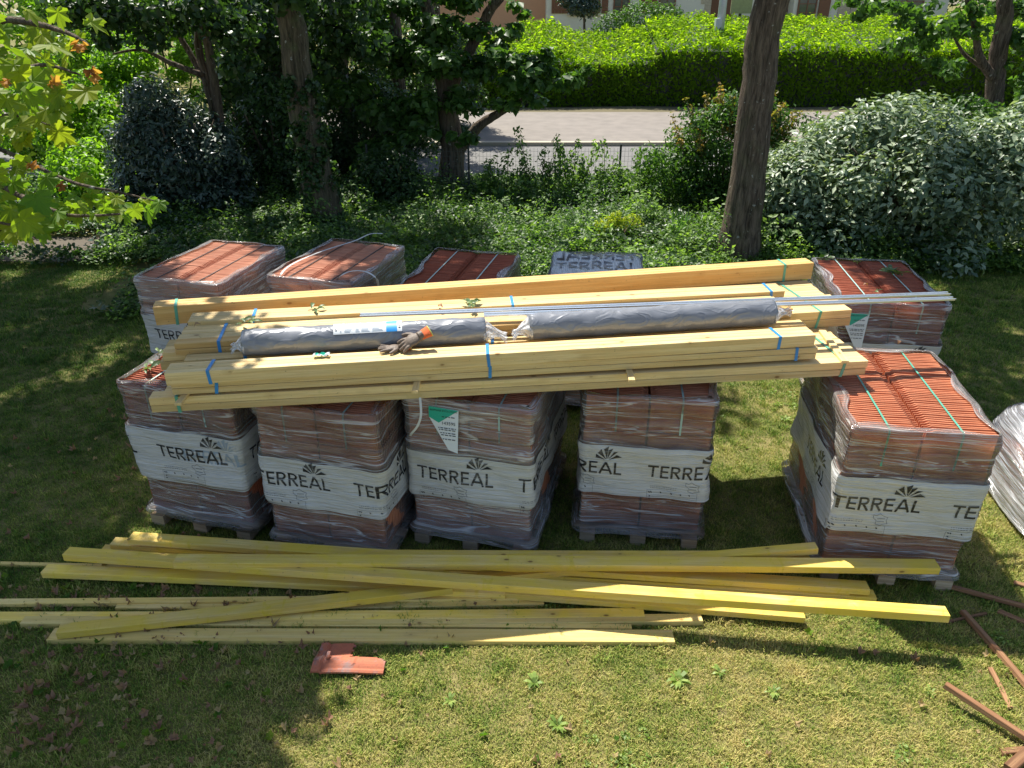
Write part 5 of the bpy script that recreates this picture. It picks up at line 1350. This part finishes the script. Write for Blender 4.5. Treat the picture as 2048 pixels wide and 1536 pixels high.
for xx in (lx + .012, lx + .445):
    mb = MB()
    for i, h_ in enumerate((.014, .010, .013, .009, .012)):
        a = R(52 + i * 8); mb.add([(xx, -.1026 * math.cos(a), .1026 * math.sin(a)), (xx + h_, -.1026 * math.cos(a), .1026 * math.sin(a)), (xx + h_, -.1026 * math.cos(a + .07), .1026 * math.sin(a + .07)), (xx, -.1026 * math.cos(a + .07), .1026 * math.sin(a + .07))], [(0, 1, 2, 3)])
    mb.build('lettering', M['ink'], lab_)

# gloves
def glove(name, label, loc, rz, curl, seed, tilt=0, sc_=1.0, thumb_side=1):
    t = thing('work_glove', label, 'glove', 'pair of work gloves', loc=loc, rotz=rz)
    t.scale = (sc_,) * 3
    rr = random.Random(seed); mb = MB()
    def ell(c_, r_, n=14, m_=9):
        V = []; F = []
        for i in range(m_ + 1):
            th = math.pi * i / m_
            for k in range(n):
                ph = 2 * math.pi * k / n; V.append((c_[0] + r_[0] * math.cos(th), c_[1] + r_[1] * math.sin(th) * math.cos(ph), c_[2] + r_[2] * math.sin(th) * math.sin(ph)))
        for i in range(m_):
            for k in range(n): F.append((i * n + k, (i + 1) * n + k, (i + 1) * n + (k + 1) % n, i * n + (k + 1) % n))
        mb.add(V, F)
    ell((0.0, 0, .024), (.062, .048, .024)); ell((-.035, 0, .022), (.045, .040, .022))
    for i, (y, l_, s_) in enumerate(((-.036, .058, -.22), (-.012, .075, -.06), (.013, .079, .05), (.037, .068, .20))):
        c_ = curl[i]; pts = [(.02, y * .8, .022)]; x, z = .05, .024; yy = y; a = .25
        pts.append((x, yy, z))
        for j in range(4):
            a -= c_; x += l_ / 4 * math.cos(a); z += l_ / 4 * math.sin(a); yy += l_ / 4 * s_; pts.append((x, yy, max(z, .010)))
        mb.tube(pts, [.013, .0135, .012, .0118, .011, .0075], 10)
    s_ = thumb_side
    mb.tube([(-.03, s_ * .02, .022), (-.012, s_ * .048, .022), (.012, s_ * .068, .020), (.034, s_ * .080, .014), (.044, s_ * .083, .012)], [.017, .0165, .014, .0125, .008], 10)
    mb.tube([(-.05, 0, .022), (-.085, 0, .023)], [.036, .033], 16)
    o = mb.build('hand', M['glove_grey'], t, True)
    md = o.modifiers.new('remesh', 'REMESH'); md.mode = 'VOXEL'; md.voxel_size = .0035; md.use_smooth_shade = True
    sm = o.modifiers.new('smooth', 'SMOOTH'); sm.factor = .6; sm.iterations = 3
    V = []; F = []; n = 26
    for i in range(9):
        q = i / 8; x = -.066 - q * .07
        for k in range(n):
            a = 2 * math.pi * k / n; V.append((x, (.036 + .010 * q) * math.cos(a) * (1 + .03 * math.sin(a * 12)), .023 + (.019 + .004 * q) * math.sin(a) * (1 + .03 * math.sin(a * 12 + q * 3))))
    for i in range(8):
        for k in range(n): F.append((i * n + k, (i + 1) * n + k, (i + 1) * n + (k + 1) % n, i * n + (k + 1) % n))
    link('cuff', mesh('cuff', V, F, [M['glove_orange']], True), t)
    mb = MB(); pts = [(-.137, .046 * math.cos(a), .023 + .023 * math.sin(a)) for a in np.linspace(0, 2 * math.pi, 25)]
    mb.tube(pts, .0028, 6, False); mb.build('hem', M['glove_hem'], t, True)
    return t
def orient(o, p, fingers, up):
    x = Vector(fingers).normalized(); zv = Vector(up); zv = (zv - x * zv.dot(x)).normalized(); y = zv.cross(x); sc_ = o.scale[0]
    o.matrix_world = Matrix.Translation(p) @ Matrix((x, y, zv)).transposed().to_4x4() @ Matrix.Scale(sc_, 4)
ga = glove('g', 'grey-palmed work glove with orange cuff leaning against the roll, right one of the pair', (0, 0, 0), 0, (.30, .36, .34, .40), 1, sc_=1.0, thumb_side=-1)
orient(ga, G(826, 684, 1.652 + TZ + .055), (-.85, -.38, -.34), (-.12, -.55, .8))
gb = glove('g', 'grey work glove with spread fingers lying flat on the boards, left one of the pair', (0, 0, 0), 0, (.04, .08, .06, .12), 2, sc_=.85)
orient(gb, G(788, 701, 1.652 + TZ), (-.97, -.22, 0), (0, 0, 1))

# small green and white packet
q = G(643, 711, 1.662 + TZ)
t = thing('small_packet', 'small crumpled green and white packet lying on the boards in front of the left roll', 'packet', loc=q, rotz=R(6))
V = []; F = []
for j in range(7):
    for i in range(9): V.append((-.055 + .11 * i / 8, -.022 + .044 * j / 6, .010 + .006 * math.sin(i * 1.9 + j) + .004 * math.sin(j * 2.7 + i * .8)))
for j in range(6):
    for i in range(8): a = j * 9 + i; F.append((a, a + 1, a + 10, a + 9))
me = mesh('wrapper', V, F, [M['label_white'], M['label_green']]); me.polygons.foreach_set('material_index', [1 if (1 <= (i % 8) <= 5 and i // 8 >= 2) else 0 for i in range(48)])
link('wrapper', me, t)
mb = MB(); mb.tube([(.0, -.015, .004), (.05, -.012, .004)], .004, 8); mb.build('tube', M['shade_tube_dark'], t, True)

# leaf sprigs
def leafblade(l_, w_, mat, curl=.3):
    V = []; F = []
    st = [(0, .04), (.2, .6), (.45, 1), (.7, .8), (.9, .35), (1, .02)]
    for (q, ww) in st:
        z = curl * l_ * q * (1 - q) * 2; V += [(q * l_, -w_ * ww, z + w_ * ww * .35), (q * l_, 0, z), (q * l_, w_ * ww, z + w_ * ww * .35)]
    for i in range(len(st) - 1):
        a = i * 3; F += [(a, a + 3, a + 4, a + 1), (a + 1, a + 4, a + 5, a + 2)]
    me = mesh('leaf', V, F, [mat], True); at = me.attributes.new('leafvar', 'FLOAT', 'POINT'); at.data.foreach_set('value', np.full(len(V), rng.uniform(), np.float32)); return me
SPR = [leafblade(.10, .018, M['sprig']) for _ in range(5)]
def sprig(px, py, z, n, s_, lab, spread=3.0, dirn=0, grp='torn leaf sprigs'):
    t = thing('leaf_sprig', lab, 'leaf sprig', grp, loc=G(px, py, z), rotz=dirn)
    mb = MB(); mb.tube([(-.05 * s_, 0, .006), (0, .005, .008), (.05 * s_, 0, .01)], .0025, 5); mb.build('stem', M['bark'], t)
    for i in range(n):
        a = (i / n - .5) * spread + random.uniform(-.2, .2)
        o = link('leaf', SPR[i % 5], t, loc=(random.uniform(-.03, .05) * s_, random.uniform(-.015, .015) * s_, .006 + .004 * i / n * 3), rot=(random.uniform(-.6, .6), random.uniform(-.35, -.02), a)); o.scale = (s_ * random.uniform(.7, 1.1),) * 3
sprig(492, 648, 1.705 + TZ, 7, .85, 'dark green leaf sprig lying behind the left end of the left roll', 5.5, .3)
sprig(627, 621, 1.702 + TZ, 5, .8, 'small green leaf sprig against the orange boards left of centre', 4, .2)
sprig(945, 612, 1.705 + TZ, 11, 1.0, 'pale green leaf sprig above the gap between the two rolls', 5.5, 2.6)
sprig(1785, 548, 1.33, 16, 1.35, 'large dark green leaf sprig on the red tiles of the right back pallet', 6.0, -.9)
sprig(298, 740, 1.33, 7, 1.05, 'dark leaf sprig on the shaded tiles of the leftmost front pallet', 5.5, .6)
sprig(318, 710, 1.34, 3, .7, 'small pale sprig beside the plank ends at the left', 3, 2.0)
sprig(438, 712, 1.565 + TZ, 3, .6, 'single green leaf scrap lying on the blue strap at the left', 3, 1.0)
sprig(1750, 585, 1.33, 3, .7, 'pale curled leaves on the red tiles above the metal profiles', 3, .3)
for (px, py, z, lab) in [(388, 655, 1.71 + TZ, 'dry curled brown leaf on the boards at the left'), (878, 614, 1.705 + TZ, 'tiny brown leaf crumb behind the left roll'), (1735, 572, 1.33, 'dry yellow leaf lying on the red tiles of the right back pallet'), (1795, 690, 1.33, 'dry yellow leaf on the orange tiles of the right front pallet')]:
    me = leafblade(.055, .016, M['leaf_fallen'], .9); o = link('dry_leaf', me, loc=G(px, py, z), rot=(.2, -.2, random.uniform(0, 6))); tag(o, lab, 'leaf', 'dry leaves on the stacks')

# broken roof tile on the lawn
def tile_profile(v): return .045 * math.sin(min(1, max(0, v / .62)) * math.pi) ** 1.0 if v < .62 else -.0 + .012 * math.sin((v - .62) / .38 * math.pi)
corner = G(622, 1353, .01); e1 = (G(768, 1353, .01) - corner); e1.normalize(); ang = math.atan2(e1.y, e1.x)
t = thing('broken_roof_tile', 'broken old orange roof tile lying on the lawn in front of the boards', 'roof tile', loc=corner, rotz=ang)
V = []; F = []; nx, ny = 30, 18; LX, LY = .465, .25
inside = lambda i, j: not (i / nx > .48 + .02 * math.sin(j * 2) and j / ny > .52) and not (i / nx > .86 and j / ny > .30 + (1 - i / nx) * 1.4)
def tz(x, y):
    v_ = y / LY; z = .004 + .030 * math.sin(math.pi * min(1, v_ * 1.7)) ** 1.2 * (1 if v_ < .588 else 0) + (.006 * math.sin(x * 9))
    if x < .05: z += .010
    if .055 < x < .064: z -= .006
    if y < .02: z += .008
    if .26 < x < .268 and .05 < y < .2: z += .005
    if .36 < x < .37 and .05 < y < .2: z += .009
    return z
idx = {}
for lv in (0, 1):
    for j in range(ny + 1):
        for i in range(nx + 1):
            x = LX * i / nx; y = LY * j / ny; idx[(i, j, lv)] = len(V); V.append((x + (.02 * (j / ny)), y, tz(x, y) + (0 if lv else -.013)))
cells = {(i, j) for i in range(nx) for j in range(ny) if inside(i + .5, j + .5)}
for (i, j) in cells:
    F.append((idx[i, j, 1], idx[i + 1, j, 1], idx[i + 1, j + 1, 1], idx[i, j + 1, 1])); F.append((idx[i, j + 1, 0], idx[i + 1, j + 1, 0], idx[i + 1, j, 0], idx[i, j, 0]))
    for (di, dj, a, b) in ((0, -1, (0, 0), (1, 0)), (1, 0, (1, 0), (1, 1)), (0, 1, (1, 1), (0, 1)), (-1, 0, (0, 1), (0, 0))):
        if (i + di, j + dj) not in cells: F.append((idx[i + a[0], j + a[1], 0], idx[i + b[0], j + b[1], 0], idx[i + b[0], j + b[1], 1], idx[i + a[0], j + a[1], 1]))
bm = bmesh.new(); me = mesh('shell', V, F, [M['old_tile']]); bm.from_mesh(me); bmesh.ops.delete(bm, geom=[v for v in bm.verts if not v.link_faces], context='VERTS'); bm.to_mesh(me); bm.free()
link('shell', me, t, loc=(0, 0, .022))
mb = MB(); mb.box(.085, .105, .085, .14, .02, .034); mb.build('nib', M['old_tile'], t, loc=(0, 0, .042))

# ------------------------------------------------------------------ sycamore near the camera, left
syc = thing('sycamore_tree', 'sycamore at the left edge, its branch of big lobed yellow-green leaves hanging into view', 'tree', loc=(-6.3, 5.6, 0))
trunk('trunk', [(0, 0, 0), (.05, 0, 2), (.2, .1, 4.5), (.5, .3, 7)], [.25, .21, .17, .08], M['bark'], syc, 14)
brs = []
def branch(pts, r0, r1):
    P_ = [Vector(p) - syc.location for p in pts]; trunk('branch', P_, list(np.linspace(r0, r1, len(P_))), M['bark'], syc, 7, .004)
    brs.append(P_)
j0 = syc.location + Vector((.12, .05, 3.3))
b0 = D(-130, 60, 3.9)
branch([j0, b0, D(10, 40, 3.7), D(120, 60, 3.55), D(180, 90, 3.45)], .035, .004)
branch([b0, D(-60, 250, 3.7), D(60, 325, 3.5), D(150, 365, 3.35), D(240, 385, 3.3), D(310, 402, 3.25)], .014, .003)
branch([D(-60, 250, 3.7), D(-20, 350, 3.5), D(60, 400, 3.3), D(140, 430, 3.25), D(240, 428, 3.2)], .02, .004)
branch([b0, D(0, 140, 3.6), D(90, 130, 3.5), D(160, 150, 3.4)], .02, .004)
branch([j0, D(-120, 420, 3.6), D(-30, 440, 3.3), D(60, 455, 3.2)], .015, .004)
branch([D(-60, 250, 3.7), D(20, 230, 3.6), D(100, 250, 3.5)], .012, .003)
def lobed(s_, mat, crumple):
    out = []
    lob = [(0, 1.0), (52, .86), (105, .62), (148, .42)]
    angs = []
    for (a, l_) in lob:
        angs += [(a, l_), (a, l_)] if False else [(a, l_)]
    prof = [(0, 1.0), (9, .74), (16, .78), (26, .50), (40, .72), (46, .70), (52, .90), (60, .70), (70, .66), (80, .46), (95, .60), (105, .66), (118, .50), (140, .42), (160, .30), (180, .12)]
    pts = [(a, l_) for a, l_ in prof] + [(360 - a, l_) for a, l_ in reversed(prof[1:-1])]
    V = [(0, 0, 0)]
    for a, l_ in pts:
        x = math.cos(R(a)) * l_ * s_; y = math.sin(R(a)) * l_ * s_; V.append((x, y, -.18 * (x * x + y * y) / s_ + crumple * s_ * .18 * math.sin(a * .11 + 1) - abs(y) * .18 * (1 if crumple < .5 else -1.5)))
    F = [(0, i, i % len(pts) + 1) for i in range(1, len(pts) + 1)]
    me = mesh('leaf', V, F, [mat]); at = me.attributes.new('leafvar', 'FLOAT', 'POINT'); at.data.foreach_set('value', np.full(len(V), rng.uniform(), np.float32)); return me
LF = [lobed(.078, M['leaf_sycamore'], .2 + .1 * i) for i in range(7)]; LBr = [lobed(.055, M['leaf_brown'], 1.6 + i) for i in range(3)]
def put_leaf(p, brown=False, s_=1.0):
    me = random.choice(LBr if brown else LF)
    # blades hang outwards and down, faces to the light
    q = Vector((random.uniform(-.3, 1.0), random.uniform(-.9, .5), random.uniform(-1.0, .0))).normalized()
    nrm = (Vector((-.25, -.35, 1)) + Vector((random.gauss(0, .5), random.gauss(0, .5), random.gauss(0, .3)))).normalized()
    y = nrm.cross(q).normalized(); nrm = q.cross(y)
    o = link('leaf', me, syc); o.matrix_local = Matrix.Translation(p - syc.location) @ Matrix((q, y, nrm)).transposed().to_4x4() @ Matrix.Scale(s_, 4)
def in_region(px, py):
    if px < 0: return True
    e = [(0, 300), (40, 220), (90, 150), (140, 170), (180, 190), (205, 130), (240, 110), (300, 180), (330, 130), (370, 200), (400, 318), (430, 280), (455, 120), (480, 60)]
    return px < np.interp(py, [a for a, b in e], [b for a, b in e]) * (1.0)
nl = 0
while nl < 190:
    px = random.uniform(-160, 320); py = random.uniform(15, 470)
    if not in_region(px, py): continue
    if px > 150 and random.random() < .35 and py < 330: continue
    if 250 < py < 330 and px > 60 and random.random() < .6: continue
    put_leaf(D(px, py, random.uniform(3.0, 4.0)), False, random.uniform(.85, 1.45)); nl += 1
for (px, py) in [(150, 88), (168, 92), (180, 142), (192, 150), (104, 165), (122, 370), (70, 150), (60, 330), (15, 160)]:
    put_leaf(D(px, py, 3.3), True, random.uniform(.6, .9))
for (px, py) in [(318, 405), (285, 402), (268, 420), (250, 432), (232, 395), (210, 415), (190, 430), (160, 410)]:
    put_leaf(D(px, py, 3.22), False, random.uniform(.6, .85))
# its crown, out of view above, shades the left of the lawn
cb = crown_clumps([(-5.2, 6.2, 6.3, 1.9, 1.4, 1.3), (-4.3, 6.4, 6.5, 1.3, 0.9, 0.8), (-4.3, 7.1, 6.7, 1.0, 0.6, 0.6), (-5.3, 5.8, 6.0, 0.9, 0.8, 0.7), (-7.3, 7.0, 7.0, 1.9, 2.2, 1.6), (-6.8, 8.6, 7.4, 1.6, 1.6, 1.3), (-5.5, 7.4, 6.8, 1.3, 1.1, 1.0), (-5.2, 5.9, 5.6, 1.0, .7, .5)], 26, .5)
foliage('crown', lb(cb, syc), 26000, .17, M['leaf_sycamore'], syc, shell=.15, keep=lambda P: P[:, 2] > 4.9, aspect=.9)
